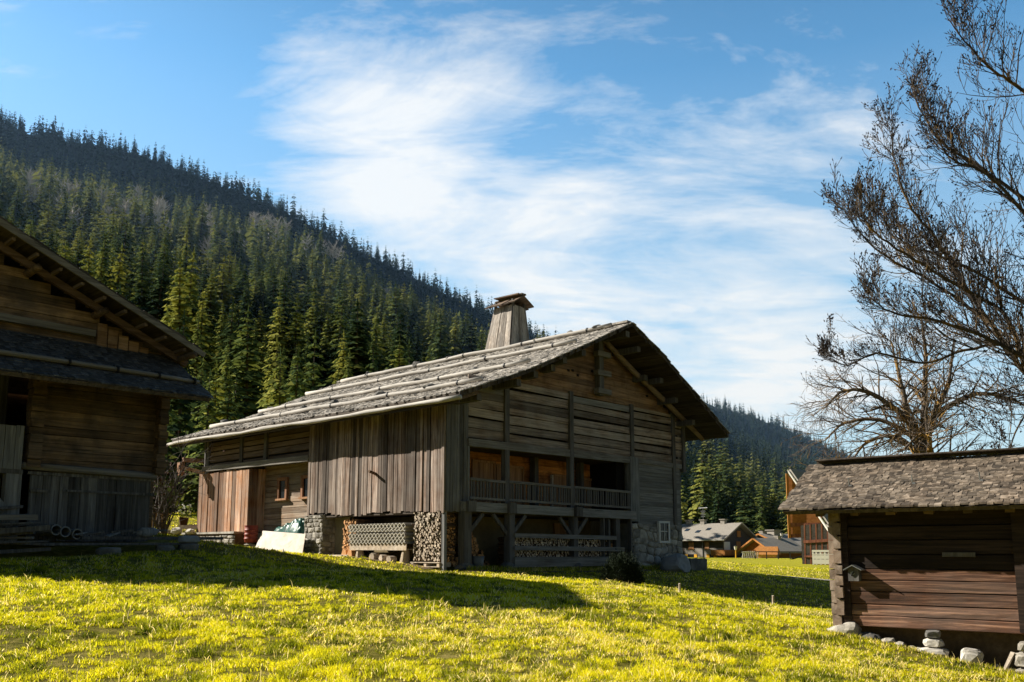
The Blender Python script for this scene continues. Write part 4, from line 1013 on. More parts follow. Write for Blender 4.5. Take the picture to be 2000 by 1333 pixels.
for i in range(4):
    mb=MB(); mb.beam((-1.3,0,0),(1.2,0,.25),.22,.08,.01); o=mb.build('plank',M['lb_v']); put(o,(base[0]-.5,base[1]-.2,base[2]+.35+i*.24),FL.a+.35*i-.5); tag(o,f'dark beam, {["lowest","second","third","highest"][i]} of those jutting in from the left edge','plank','dark beams at the left edge')
for i,(u,dz,l) in enumerate(((-3.24,2.15,'open end of a clay pipe, left of the three by the lumber'),(-3.0,2.1,'open end of a clay pipe, middle of the three by the lumber'),(-2.68,2.04,'open end of a clay pipe, right of the three by the lumber'))):
    mb=MB(); n=16; ring=[]
    vs=[]; fs=[]
    for y,r in ((0,.15),(1.0,.15),(1.0,.115),(0,.115)):
        vs += [(r*math.cos(2*math.pi*k/n),y,r*math.sin(2*math.pi*k/n)) for k in range(n)]
    for q in range(4):
        for k in range(n): fs.append((q*n+k,q*n+(k+1)%n,((q+1)%4)*n+(k+1)%n,((q+1)%4)*n+k))
    mb.add(vs,fs); o=mb.build('pipe',M['lb_palez']); put(o,lp(u,-1.2,dz),FL.a+.1); tag(o,l,'pipe','pipes by the lumber pile')
mb=MB(); mb.beam((-2.3,0,0),(2.2,0,.04),.3,.07,.01); o=mb.build('long_plank',M['lb_v']); put(o,lp(-1.6,-1.45,None,.22),FL.a); tag(o,'long dark plank laid on blocks along the left farmhouse','plank')
mb=MB(); mb.beam((-1.7,0,0),(2.6,0,.02),.26,.08,.01); o=mb.build('long_plank',M['lb_v']); put(o,lp(-.9,-1.1,None,.32),FL.a+.03); tag(o,'second long dark plank behind, stretching past the farmhouse corner','plank')
for i,(u,v,s,l) in enumerate(((-2.0,-1.7,(.62,.3,.24),'pale concrete block under the long plank, left one'),(-.35,-1.55,(.5,.3,.2),'weathered block under the right end of the long plank'),(.35,-1.6,(.55,.35,.24),'lower grey block at the outer end of the lumber row'))):
    block(lp(u,v,None,-.03),s,l,'rstone',FL.a-.1,'concrete_block',0,'blocks by the lumber')
q=lp(.35,-1.6,None,.215); block(q,(.58,.36,.22),'upper whitish block with chipped edges at the end of the lumber row','boulder',FL.a,'concrete_block',0,'blocks by the lumber')
for i in range(9):
    u=-2.6+i*.3; L_=U(.3,.8); mb=MB(); mb.beam((-L_/2,0,0),(L_/2,U(-.05,.05),U(-.02,.12)),U(.05,.16),U(.03,.09),.01)
    o=mb.build('scrap_wood',M['lb_palez' if i%3==0 else 'lb_v']); put(o,lp(u,-1.15+U(-.15,.15),None,.42+U(0,.1)),FL.a+U(-.6,.6))
    tag(o,f'piece of scrap wood on the long planks, {["first","second","third","fourth","fifth","sixth","seventh","eighth","ninth"][i]} from the left','scrap wood','scrap wood on the long planks')
mb=MB(); mb.rock((0,0,.1),(.4,.2,.15),77); o=mb.build('grey_sack',M['lb_palez'],None,True); put(o,lp(-.75,-1.2,None,.4),FL.a); tag(o,'slumped grey sack on the planks by the farmhouse','sack')

# trodden earth along the walls
for q,nm,lb_ in (([FH.w(-.3,-.15,0),FH.w(1.2,-.2,0),FH.w(2.6,-.25,0),FH.w(4.3,-.25,0)],.75,'bare soil and chips along the foot of the hut'),([FB.w(.3,-.7,0),FB.w(4,-.6,0),FB.w(8,-.7,0),FB.w(12,-.7,0)],1.3,'trodden earth along the front of the barn'),([FB.w(-.3,.5,0),FB.w(-.35,3,0),FB.w(-.3,6.8,0)],.7,'trodden earth below the barn wood shelter')):
    tag(strip('bare_earth_patch',[(a[0],a[1]) for a in q],nm,M['earth'],.022),lb_,None,None,'structure')

# ------------------------------------------------------------------ far village
def gable_house(fr, z0, name, label, w, d, ze, zr_, ov, wallmats, roofmat):
    """eave wall along u (0..-w), ridge along u at v=d/2; gable at u=0"""
    r = root(name, fr.w(0,0,z0), fr.a, label, 'house', 'houses of the far village')
    def b(mb,n,m,p=None): return mb.build(n,m,p or r,zoff=z0)
    mb = MB(); h=d/2
    mb.box(-w,0,0,d,z0-.5,ze)
    mb.add([(0,0,ze),(0,d,ze),(0,h,zr_-.2),(-w,0,ze),(-w,d,ze),(-w,h,zr_-.2)],[(0,1,2),(3,5,4)])
    b(mb,'wall',wallmats)
    mb = MB(); sl=(zr_-ze)/h
    for s in (0,1):
        def P(u,q,o): v=-ov+(h+ov)*q; z=ze-sl*ov+(zr_-ze+sl*ov)*q+o; return (u, v if s==0 else d-v, z)
        A=[P(-w-ov,0,.05),P(ov,0,.05),P(ov,1,.05),P(-w-ov,1,.05),P(-w-ov,0,.32),P(ov,0,.32),P(ov,1,.32),P(-w-ov,1,.32)]
        mb.add(A,[(0,1,5,4),(1,2,6,5),(2,3,7,6),(3,0,4,7),(0,3,2,1),(4,5,6,7)])
    rf=b(mb,'roof',roofmat)
    return r,b,rf,sl
ch_,cb_,crf,sl = gable_house(FC,.0,'chalet','dark chalet with grey roof, three chimneys and an orange balcony, in the far village',13,12,4.0,7.0,1.1,M['ch_dark'],M['slate'])
mb=MB(); mb.beam((-14.1,-1.12,3.66),(1.1,-1.12,3.66),.12,.22); cb_(mb,'gutter',M['white'],crf)
mb=MB(); mb.beam((-14,-1.0,3.5),(1.05,-1.0,3.5),.1,.14); cb_(mb,'fascia',M['orange'],crf)
for s in (0,1):
    mb=MB(); mb.beam((1.12,-1.1 if s==0 else 13.1,3.7),(1.12,6,7.25),.08,.3); cb_(mb,'bargeboard',M['slate'],crf)
mb=MB(); mb.box(-9.2,-.02,-.08,0,.0,2.0); cb_(mb,'siding',M['ch_grey'])
for u in (-12.0,-8.3,-3.3):
    mb=MB(); mb.box(u-.5,u+.5,5.5,6.5,6.3,8.0); c=cb_(mb,'chimney',M['plasterg'])
    mb=MB(); mb.box(u-.7,u+.7,5.3,6.7,8.0,8.18); cb_(mb,'chimney_cap',M['slate'],c)
mb=MB(); mb.tube([(-8.3,6,8.1),(-8.3,6,10.6)],.05,6); mb.tube([(-9.6,6.3,10.7),(-7.0,5.7,10.7)],.06,6)
for z,l in ((10.0,.7),(9.6,.6),(9.2,.7),(8.8,.6)): mb.tube([(-8.3-l,6.2,z),(-8.3+l,5.8,z)],.035,5)
cb_(mb,'antenna',M['iron'])
for u,v in ((-10.6,3.2),(-7.4,2.4),(-5.4,3.4)):
    z=4+.5*v+.35; mb=MB(); mb.add([(u-.5,v-.5,z-.2),(u+.5,v-.5,z-.2),(u+.5,v+.5,z+.28),(u-.5,v+.5,z+.28),(u-.5,v-.5,z-.4),(u+.5,v-.5,z-.4),(u+.5,v+.5,z),(u-.5,v+.5,z)],[(0,1,2,3),(4,5,1,0),(5,6,2,1),(7,4,0,3)]); cb_(mb,'skylight',M['glass'])
def win(b,x0,x1,z0,z1,face,pane='inner_v',shutters=None):
    mb=MB()
    if face=='s': mb.box(x0,x1,-.14,-.05,z0,z1)
    else: mb.box(.05,.14,x0,x1,z0,z1)
    o=b(mb,'window',M[pane])
    mb=MB()
    if face=='s': mb.box(x0-.1,x1+.1,-.2,-.05,z0-.15,z0)
    else: mb.box(.05,.2,x0-.1,x1+.1,z0-.15,z0)
    b(mb,'sill',M['orange'],o)
    if shutters:
        for a,c in ((x0-.75,x0-.05),(x1+.05,x1+.75)):
            mb=MB(); mb.box(a,c,-.18,-.06,z0,z1) if face=='s' else mb.box(.06,.18,a,c,z0,z1); b(mb,'shutter',M[shutters],o)
win(cb_,-8.2,-6.9,1.9,3.2,'s'); win(cb_,-4.2,-3.2,1.9,3.2,'s')
win(cb_,-8.4,-6.9,-.1,.75,'s','glass','yell'); win(cb_,-3.1,-2.1,-.6,.75,'s','glass','yell')
mb=MB(); mb.box(.05,.14,.3,2.6,1.5,3.3); cb_(mb,'blind',M['white'])
win(cb_,5.6,6.9,4.5,5.6,'g','orange'); win(cb_,5.2,6.8,1.9,3.4,'g','orange'); win(cb_,9.2,10.4,1.9,3.3,'g','orange')
mb=MB(); mb.box(-2.2,1.1,-1.1,-1.0,.55,1.65); mb.box(1.0,1.1,-1.0,4.6,.55,1.65); mb.box(-2.2,1.0,-1.0,0,.5,.6); mb.box(0.01,1.0,0,4.6,.5,.6); cb_(mb,'balcony',M['orange'])
mb=MB(); mb.box(-4.8,-4.65,-.25,-.1,-.5,3.5); cb_(mb,'downpipe',M['iron'])
# low houses behind, to the right
def poly_house(name,label,loc,rz,W,D,ze,zr_,ov,wall,roofm,chims=()):
    fr=Frame((loc[0],loc[1]),rz); r,b,rf,sl=gable_house(fr,loc[2],name,label,W,D,ze,zr_,ov,wall,roofm)
    mb=MB(); mb.beam((ov+.02,-ov,ze-sl*ov+.2),(ov+.02,D/2,zr_+.2),.1,.32); mb.beam((ov+.02,D+ov,ze-sl*ov+.2),(ov+.02,D/2,zr_+.2),.1,.32); b(mb,'bargeboard',M['orange'],rf)
    for u,q,w,zt in chims:
        mb=MB(); mb.box(u-w/2,u+w/2,D*q-w/2,D*q+w/2,ze,zt); c=b(mb,'chimney',M['plasterg'] if w<1.5 else M['slate'])
        mb=MB(); mb.box(u-w*.65,u+w*.65,D*q-w*.65,D*q+w*.65,zt,zt+.18); b(mb,'chimney_cap',M['slate'],c)
    mb=MB(); mb.box(-W*.7,-W*.5,-.12,-.02,.6+loc[2],min(ze-.6,2)+loc[2]); b(mb,'window',M['glass'])
    return r
poly_house('low_house','low house with an orange timber end and a wide grey roof beside the dark chalet',(46.9,179.0,.0),R(-150),8.5,8,1.5,3.7,1.0,M['soffit'],M['slate'],((-6,.5,.9,4.3),))
poly_house('low_house','grey-roofed house with one broad dark chimney behind the orange-ended house',(51.5,198.0,0),R(-150),9,13,2.4,4.9,1.0,M['ch_dark'],M['slate'],((-3.8,.5,2.1,5.9),(-1.0,.45,1.0,5.6)))
poly_house('low_house','grey-roofed house with a thin chimney, farthest right in the far village',(59.5,204,0),R(-150),9,13,1.6,4.3,1.0,M['ch_dark'],M['slate'],((-4,.45,1.2,5.2),))
ki=root('kiosk',(49.8,171,-.2),R(-28),'small orange-roofed wooden kiosk at the edge of the far meadow','kiosk')
mb=MB(); mb.box(-1.8,1.8,-1.2,1.2,-.2,.8); mb.build('cabin',M['endo'],ki)
mb=MB(); mb.add([(-2.2,-1.6,.75),(2.2,-1.6,.75),(1.9,0,2.3),(-1.9,0,2.3),(-2.2,1.6,.75),(2.2,1.6,.75)],[(0,1,2,3),(3,2,5,4),(1,5,2),(0,3,4)]); mb.build('roof',M['orange'],ki)
# lamp posts
def lamp(loc,h,label,mat='yell'):
    r=root('street_lamp',loc,0,label,'lamp','lamps in the far village')
    mb=MB(); mb.tube([(0,0,0),(0,0,h)],[.14,.1],8); mb.build('pole',M[mat],r,zoff=0)
    mb=MB(); mb.tube([(0,0,h),(0,0,h+.1),(0,0,h+.75)],[.12,.22,.34],8); mb.build('lantern',M['white'],r,zoff=0)
    mb=MB(); mb.tube([(0,0,h+.75),(0,0,h+1.0)],[.42,.06],8); mb.build('cap',M['blackiron'],r,zoff=0)
lamp((43.9,172.5,0),1.6,'street lamp with an orange post in front of the dark chalet')
lamp((56.9,185,0),4.4,'tall street lamp rising above the low grey roofs','iron')
# railings and fences
def fence(name,a,b,h,n,mat,label,rails=(.45,.9),slant=False):
    r=root(name,a,math.atan2(b[1]-a[1],b[0]-a[0]),label,'fence'); L=math.hypot(b[0]-a[0],b[1]-a[1])
    for i in range(n):
        x=L*i/(n-1); mb=MB(); mb.beam((x,0,-.3),(x+(.35 if slant else 0),0,h),.14,.14); mb.build('post',M[mat],r,zoff=0)
    mb=MB()
    for q in rails: mb.beam((0,-.05,h*q),(L,-.05,h*q),.08,.16)
    mb.build('rail',M[mat],r,zoff=0)
fence('picket_fence',(43.1,165,-.2),(45.9,165,-.2),1.6,9,'white','short white picket fence right of the dark chalet',(.9,),True)
fence('rail_fence',(42,152,0),(50.5,147,0),1.4,6,'blackiron','dark rail fence in front of the low houses',(.95,))
g=root('gate_bar',(47.8,146,0),-.1,'dark slanting barrier beam beside the red timber house','barrier')
mb=MB(); mb.beam((-1.5,0,.1),(4.5,0,1.75),.2,.22); mb.build('beam',M['blackiron'],g); mb=MB(); mb.box(1.3,1.5,-.1,.1,-.2,1.9); mb.build('post',M['blackiron'],g)
# red timber house half hidden by the hut
rh=root('timber_house',(34.5,101,.2),0,'tall red timber house with steep roof and orange underside, behind the hut','house')
def rq(name,q,th,mat,parent=rh):
    """thick panel on four or more points, thickness away from the viewer"""
    P=[Vector((x-34.5,y-101,z)) for x,y,z in q]; n=(P[1]-P[0]).cross(P[2]-P[0]).normalized()*th
    mb=MB(); mb.prism(P,n); return mb.build(name,M[mat],parent,zoff=.2)
rq('roof',[(32.75,102.6,10.95),(60,122,10.95),(62,113,3.9),(35.5,97.6,3.9)],-.25,'slate')
rq('lower_roof',[(34.9,97.3,4.3),(41,100,4.3),(41,97.4,2.9),(35.6,95.6,2.9)],-.2,'slate')
vb=rq('verge_board',[(32.6,102.5,11.0),(32.75,102.5,10.6),(35.3,97.5,3.6),(35.2,97.5,4.0)],.1,'white')
rq('gable_wall',[(32.85,103.4,3.3),(35.6,102.2,3.3),(36.6,101.8,7.0),(32.95,103.4,10.3)],.3,'soffit')
for z in (3.25,4.55,6.6):
    mb=MB(); mb.beam((32.8-34.5,103.2-101,z),(35.8-34.5,101.9-101,z),.25,.42); mb.build('purlin',M['red'],rh,zoff=.2)
mb=MB()
for k in range(4): mb.beam((33.1+.75*k-34.5,103.15-.3*k-101,3.3),(33.2+.75*k-34.5,103.15-.3*k-101,8-1.1*k),.12,.1)
mb.build('battens',M['orange'],rh,zoff=.2)
mb=MB(); mb.beam((32.6-34.5,103-101,3.0),(32.62-34.5,103-101,10.6),.16,.3); mb.build('corner_board',M['orange'],rh,zoff=.2)
rq('timber_wall',[(33.35,101,-.3),(46,94,-.3),(46,94,4.6),(35.2,100,4.6),(33.35,101,4.4)],.3,'ch_dark')
for k in range(8):
    x=33.5+k*.55-34.5; mb=MB(); y=-.3-(x+1.15)*.553; mb.beam((x,y,-.2),(x+.1,y-.05,4.6),.13,.15); mb.build('timber_post',M['red'],rh,zoff=.2)
for a,b,h in ((2.55,2.9,.32),(.9,.9,.2)):
    mb=MB(); mb.beam((33.4-34.5,-.42,a),(39-34.5,-3.5,b),.14,h); mb.build('cross_rail',M['red'],rh,zoff=.2)
for k in range(6):
    mb=MB(); x=33.75+k*.9-34.5; y=-.12-(x+1.15)*.553; mb.beam((x,y,1.3),(x+.48,y-.265,1.3),.05,1.8); mb.build('window',M['glass'],rh,zoff=.2)
wf=root('white_fence',(33.1,97,.1),-.5,'white board fence in front of the red timber house','fence')
mb=MB()
for z0,z1 in ((.0,.5),(.55,.95),(1.0,1.12),(1.3,1.52)): mb.box(0,5,-.04,.04,z0+.1,z1+.1,.006)
mb.build('boards',M['white'],wf)
for x in (.0,.35,.8,1.25,1.7,2.15,2.6):
    mb=MB(); mb.box(x,x+.16,-.02,.1,.0,1.62); mb.build('post',M['white'],wf)

# ------------------------------------------------------------------ conifers
nr = np.random.default_rng(5)
def conifer(H, Rm, levels, nb, sub, seed, base=.06, droop=.28, full=1.0, tri=False):
    """crown of drooping sprays: (verts, quads)"""
    g = np.random.default_rng(seed); V = []; F = []; n = 0
    for i in range(levels):
        t = (i+g.uniform(-.3,.3))/levels; t = min(max(t,0),.985)
        h = H*(base+(1-base)*t); rr = Rm*1.02*((1-t)**.8)*g.uniform(.72,1.15)+.3
        if t < .12: rr *= .55+3.5*t
        k = max(3, int(round(nb*(1-.55*t))))
        a0 = g.uniform(0,6.28)
        for b in range(k):
            an = a0+6.283*b/k+g.uniform(-.35,.35); r = rr*g.uniform(.55,1.15)*full
            ca, sa = math.cos(an), math.sin(an); dr = droop*g.uniform(.5,1.4)
            for s in range(sub):
                q0 = (s+.0)/sub; q1 = min((s+1.5)/sub, 1.05)
                w = r*.3*(1-.55*q0)*g.uniform(.7,1.3)+.05
                z0 = h-dr*r*q0*q0+g.uniform(-.03,.03)*H*.3; z1 = h-dr*r*q1*q1-g.uniform(0,.16)*r-.05
                x0, x1 = r*q0, r*q1; off = g.uniform(-.5,.5)*w
                m = (x0+x1)/2
                V += [(ca*x0-sa*off*.3, sa*x0+ca*off*.3, z0),
                      (ca*m-sa*(w+off), sa*m+ca*(w+off), (z0+z1)/2-w*g.uniform(.25,.6)),
                      (ca*x1-sa*off, sa*x1+ca*off, z1),
                      (ca*m-sa*(-w+off), sa*m+ca*(-w+off), (z0+z1)/2-w*g.uniform(.25,.6))]
                F.append((n,n+1,n+2,n+3)); n += 4
    V += [(-.16,0,H*.93),(.16,0,H*.93),(.02,.03,H*1.015),(-.02,.03,H*1.015)]; F.append((n,n+1,n+2,n+3))
    if sub<3: V,F=V[:-4],F[:-1]
    return np.array(V), np.array(F)
def needles(name, warm):
    m, nt, b = newmat(name)
    g = nd(nt,'ShaderNodeNewGeometry'); oi = nd(nt,'ShaderNodeObjectInfo')
    p = g.outputs['Position']
    n1 = noise(nt, p, .055, 3, .6); n2 = noise(nt, p, .9, 4, .7)
    r = g.outputs['Random Per Island']
    f = mth(nt,'ADD',mth(nt,'MULTIPLY',n1,1.1),mth(nt,'ADD',mth(nt,'MULTIPLY',r,.28),mth(nt,'MULTIPLY',mth(nt,'SUBTRACT',oi.outputs['Random'],.5),.45*warm)))
    col = ramp(nt,[(.4,(.018,.034,.022)),(.58,(.05,.08,.034)),(.76,(.15,.185,.05)),(.93,(.28,.28,.065))],f)
    col = mixc(nt, mth(nt,'MULTIPLY',n2,.5), col, (.012,.02,.012))
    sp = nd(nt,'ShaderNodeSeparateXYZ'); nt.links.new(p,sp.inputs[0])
    # haze and shade painted by distance: needles turn bluer, then darker up the slope
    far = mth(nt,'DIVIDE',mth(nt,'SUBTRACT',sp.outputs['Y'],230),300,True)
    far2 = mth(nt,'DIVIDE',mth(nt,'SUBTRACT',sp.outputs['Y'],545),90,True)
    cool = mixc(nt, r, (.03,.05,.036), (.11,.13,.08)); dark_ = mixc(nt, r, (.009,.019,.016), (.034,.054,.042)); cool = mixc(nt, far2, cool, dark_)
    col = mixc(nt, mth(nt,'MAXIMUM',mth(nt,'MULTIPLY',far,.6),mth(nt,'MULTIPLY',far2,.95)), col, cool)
    leafshade(nt,b,col,.35)
    return m
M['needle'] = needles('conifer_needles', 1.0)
M['trunk'] = wood('conifer_bark',(.03,.024,.02),(.075,.06,.05),(.13,.11,.1),'z',3,None,0,.2)
PROTO = []
for i,(H,Rm,lv,nb,sb) in enumerate(((1,.2,24,11,4),(1,.165,26,10,4),(1,.235,22,12,4),(1,.15,25,9,4),(1,.21,20,10,5))):
    V,F = conifer(22,22*Rm,lv,nb,sb,100+i,base=(.05,.08,.04,.12,.1)[i],droop=(.3,.42,.22,.5,.35)[i],full=(1,1,1,.95,.9)[i])
    me = bpy.data.meshes.new('crown'); fastmesh(me,V,F); me.materials.append(M['needle'])
    mb = MB(); mb.tube([(0,0,-2),(0,0,8),(0,0,20.5)],[.3,.22,.03],6); tm = bpy.data.meshes.new('trunk'); tm.from_pydata(mb.v,[],mb.f); tm.materials.append(M['trunk'])
    PROTO.append((me,tm))
def proj(x,y,z):
    z=z-1.6; p=R(8); d=y*np.cos(p)+z*np.sin(p); u=-y*np.sin(p)+z*np.cos(p); return 1000+1700*x/d, 836-1700*u/d
SILX=[-900,0,304,306,388,392,650,900,1236,1326,1329,1535,1540,1590,2000,2600]; SILY=[-100,435,634,1000,1000,850,744,690,628,740,1055,1055,990,906,890,890]
# places on the slope, thinner with distance
pts=[]
def scatter(n, rlo, rhi, ylo, yhi, dens):
    r=nr.uniform(rlo,rhi,n); y=np.sqrt(nr.uniform(ylo**2,yhi**2,n)); return r*y, y
cand=[]
X,Y = scatter(90000,-.95,.95,95,900,1)
keep = Y > np.interp(X/Y,_r,_y0)+3*nr.random(len(Y))
keep &= Y < np.interp(X/Y,_r,_yc)+25
keep &= nr.random(len(Y)) < np.where(Y<300,1,.62)
X,Y=X[keep],Y[keep]
r2,y2 = nr.uniform(.05,.75,7000), nr.uniform(850,1450,7000); k2=(y2<np.interp(r2,_r,_yc)+25); X=np.concatenate([X,(r2*y2)[k2]]); Y=np.concatenate([Y,y2[k2]])
# drop trees that crowd one another
cell={}; ok=[]
for i in np.argsort(nr.random(len(X))):
    s=10.2 if Y[i]<280 else 8.8
    key=(int(X[i]//s),int(Y[i]//s)); 
    if key in cell: continue
    cell[key]=1; ok.append(i)
X,Y=X[ok],Y[ok]; Z=mountain(X,Y)
Hh=nr.uniform(14,31,len(X))*np.where(nr.random(len(X))<.15,1.2,1)*np.where(nr.random(len(X))<.25,.7,1)
Hh*=np.where(X/Y>.15,.82,1)*np.where(Y>480,.76,1)
# leave a few gaps for the leafless trees
# four firs added unseen to shade the terrace, a few dark ones close behind
ex=np.array([[-.77,52],[-.80,50],[-.75,55],[-.72,58],[-.415,60],[-.385,66],[-.355,63],[-.40,74],[-.37,78],[-.335,72],[-.43,82],[-.345,86]])
X=np.concatenate([X,ex[:,0]*ex[:,1]]); Y=np.concatenate([Y,ex[:,1]]); Z=np.concatenate([Z,ground(ex[:,0]*ex[:,1],ex[:,1])]); Hh=np.concatenate([Hh,[13,12,13,14,13,16,11,18,15,12,19,16]])
px,py=proj(X,Y,Z+Hh); pb,pyb=proj(X,Y,Z)
vis = (py < np.interp(px,SILX,SILY)-10) & (px>-60) & (px<2060)
inv_ = ((py < np.interp(px,SILX,SILY)+70) | (px<0)) & (px>-800) & (px<2500)
near = np.where(vis)[0]
size = Hh[near]/Y[near]
idx = near[np.argsort(-size)][:290]
first={}
order_=np.argsort(-Hh[idx]/Y[idx])
G2='conifers on the slope behind the barns'
LABELS=['pointed dark green conifer standing on the slope','narrow conifer with drooping branches on the slope','broad bushy conifer on the slope','slender sparse conifer on the slope','ragged conifer with gaps in its crown on the slope']
chosen=set()
for i in idx:
    chosen.add(int(i)); k=int(nr.integers(0,5)); me,tm=PROTO[k]
    o=empty('conifer',(X[i],Y[i],Z[i]-.3),nr.uniform(0,6.28),LABELS[k],'conifer',G2+': '+LABELS[k].split(' conifer')[0])
    s=Hh[i]/22; w=s*nr.uniform(.85,1.45); o.scale=(w,w*nr.uniform(.85,1.15),s); o.rotation_euler=(nr.normal(0,.025),nr.normal(0,.025),o.rotation_euler[2])
    c=bpy.data.objects.new('crown',me); COL.objects.link(c); c.parent=o
    t=bpy.data.objects.new('trunk',tm); COL.objects.link(t); t.parent=o
# the rest of the wood as one mass
LOW=[conifer(22,22*q,lv,nb,2,300+i,base=.05,droop=.35) for i,(q,lv,nb) in enumerate(((.21,12,7),(.175,13,7),(.24,11,8),(.155,13,6),(.2,10,7)))]
TINY=[conifer(22,22*q,12,6,1,400+i,base=.0,droop=.75) for i,q in enumerate((.2,.17,.24,.15))]
VV=[];FF=[];off=0
rest=[i for i in range(len(X)) if i not in chosen and inv_[i]]
for i in rest:
    V,F = LOW[nr.integers(0,5)] if Y[i]<430 else TINY[nr.integers(0,4)]
    a=nr.uniform(0,6.28); s=Hh[i]/22; w=s*nr.uniform(.85,1.55); c_,s_=math.cos(a)*w,math.sin(a)*w
    Q=np.empty_like(V); Q[:,0]=V[:,0]*c_-V[:,1]*s_+X[i]; Q[:,1]=V[:,0]*s_+V[:,1]*c_+Y[i]; Q[:,2]=V[:,2]*s+Z[i]-.3
    VV.append(Q);FF.append(F+off);off+=len(V)
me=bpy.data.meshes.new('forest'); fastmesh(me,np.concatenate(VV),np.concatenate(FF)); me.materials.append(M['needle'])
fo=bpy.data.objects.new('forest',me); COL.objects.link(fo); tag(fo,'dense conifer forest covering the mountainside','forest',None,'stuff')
print('conifers',len(X),'near',len(idx),'rest',len(rest),'faces',sum(len(f) for f in FF))

# ------------------------------------------------------------------ leafless trees
def branchy(mb, p, d, L, r, depth, spread_, upw, nseg=4, kids=(3,5), twig=None, mi=0, wig=.18):
    pts=[p.copy()]; q=p.copy(); dd=d.copy(); rad=[r]
    for i in range(nseg):
        dd=(dd+Vector((U(-1,1),U(-1,1),U(-1,1)))*wig+Vector((0,0,upw))).normalized(); q=q+dd*(L/nseg); pts.append(q.copy()); rad.append(r*(1-.8*(i+1)/nseg)+.003)
    mb.tube(pts,rad,5 if r>.03 else (4 if r>.012 else 3),cap=False,mi=mi)
    if depth<=0:
        if twig is not None: twig.append((pts[-1],dd))
        return
    n=rnd.randint(*kids)
    for k in range(n):
        t=(k+U(.3,1.0))/n; i=min(int(t*nseg),nseg-1); f=t*nseg-i; b=pts[i].lerp(pts[i+1],min(f,1))
        loc=(pts[i+1]-pts[i]).normalized(); ax=loc.cross(Vector((U(-1,1),U(-1,1),U(-1,1)))).normalized()
        nd_=(loc*math.cos(spread_*U(.7,1.2))+ax*math.sin(spread_*U(.7,1.2))).normalized()
        branchy(mb,b,nd_,L*U(.45,.7)*(1-.35*t),max(r*.5*(1-.5*t),.006),depth-1,spread_,upw,max(3,nseg-1),kids,twig,mi,wig)
    if twig is not None: twig.append((pts[-1],dd))
# pale leafless trees dotted on the mountain: light crowns of fine twigs
M['paletwig'] = plain('pale_twigs',(.5,.47,.45),.9,.2,1)
PB=[]
for k in range(3):
    mb=MB(); rnd.seed(50+k)
    mb.tube([(0,0,-1),(.2,0,5),(.1,.1,9)],[.4,.3,.2],5)
    for j in range(13):
        z=4+j*.55; a=j*2.4; branchy(mb,Vector((.15,0,z)),Vector((math.cos(a),math.sin(a),.9)).normalized(),U(4,6.2)*(1-.03*j),.3,2,.6,.07,3,(4,5),None)
    me=bpy.data.meshes.new('bare_tree'); me.from_pydata([tuple(v) for v in mb.v],[],mb.f); me.materials.append(M['paletwig']); PB.append(me)
rnd.seed(77)
cnt=0
for i in range(20000):
    a=nr.uniform(-.59,-.05); y=nr.uniform(230,600); t=(y-np.interp(a,_r,_y0))/(np.interp(a,_r,_ys)-np.interp(a,_r,_y0))
    if cnt>=52: break
    if nr.random() > (.02 + .9*math.exp(-((t-.84)/.10)**2) if a<-.2 else .05): continue
    x=a*y; z=float(mountain(np.array([x]),np.array([y]))[0]); h=nr.uniform(12,17)
    qx,qy=proj(x,y,z+h)
    if qy>np.interp(qx,SILX,SILY)-25: continue
    o=bpy.data.objects.new('bare_tree',PB[cnt%3]); COL.objects.link(o); put(o,(x,y,z+2),nr.uniform(0,6.28)); s=h/13; o.scale=(s,s,s)
    tag(o,'pale leafless tree among the dark conifers on the mountain','bare tree','pale leafless trees on the mountain'); cnt+=1

# the big ash leaning in from the right, and the lichen-covered tree behind the hut
def bark_mat(name, lich, k=1.0):
    m,nt,b=newmat(name); g=nd(nt,'ShaderNodeNewGeometry'); p=g.outputs['Position']
    f=noise(nt,p,9,6,.7); l=noise(nt,p,2.2,5,.65)
    col=ramp(nt,[(.3,(.025*k,.02*k,.017*k)),(.6,(.085*k,.07*k,.058*k)),(.8,(.19*k,.16*k,.13*k))],f)
    col=mixc(nt,mth(nt,'MULTIPLY',mth(nt,'SUBTRACT',l,.5),lich*6,True),col,(.42,.23,.03))
    nt.links.new(col,b.inputs['Base Color']); bump(nt,b,f,.6,.02); return m
M['ashbark']=bark_mat('ash_bark',.5,1.2); M['lichbark']=bark_mat('lichen_bark',.9,2.2)
M['keys']=plain('dry_seed_bunches',(.028,.02,.018),.9,.3)
def limb(mb, pts, r0, r1, n=7):
    """smooth limb through points"""
    P=[Vector(p) for p in pts]; out=[]
    for i in range(len(P)-1):
        a=P[max(i-1,0)];b=P[i];c=P[i+1];d=P[min(i+2,len(P)-1)]
        for k in range(5):
            t=k/5; out.append(.5*((2*b)+(c-a)*t+(2*a-5*b+4*c-d)*t*t+(3*b-a-3*c+d)*t*t*t))
    out.append(P[-1]); k=len(out); rad=[r0+(r1-r0)*(i/(k-1))**.8 for i in range(k)]
    for i in range(1,k-1): out[i]=out[i]+Vector((U(-1,1),U(-1,1),U(-1,1)))*.02
    mb.tube(out,rad,n,cap=False,wob=.06); return out,rad
ash=root('ash_tree',(14.6,21.5,gz(14.6,21.5)),0,'big leafless ash with dark seed bunches, reaching in from the right edge','bare tree')
mb=MB(); tw=[]
rnd.seed(3)
T0=Vector((14.6,21.5,-1)); FK=Vector((14.3,21.3,4.4))
limb(mb,[T0,(14.7,21.5,1.5),FK],.42,.33,10)
limb(mb,[FK,(15.2,21.3,8),(15.9,21.6,12.5),(16.4,21.7,17)],.3,.06,8)
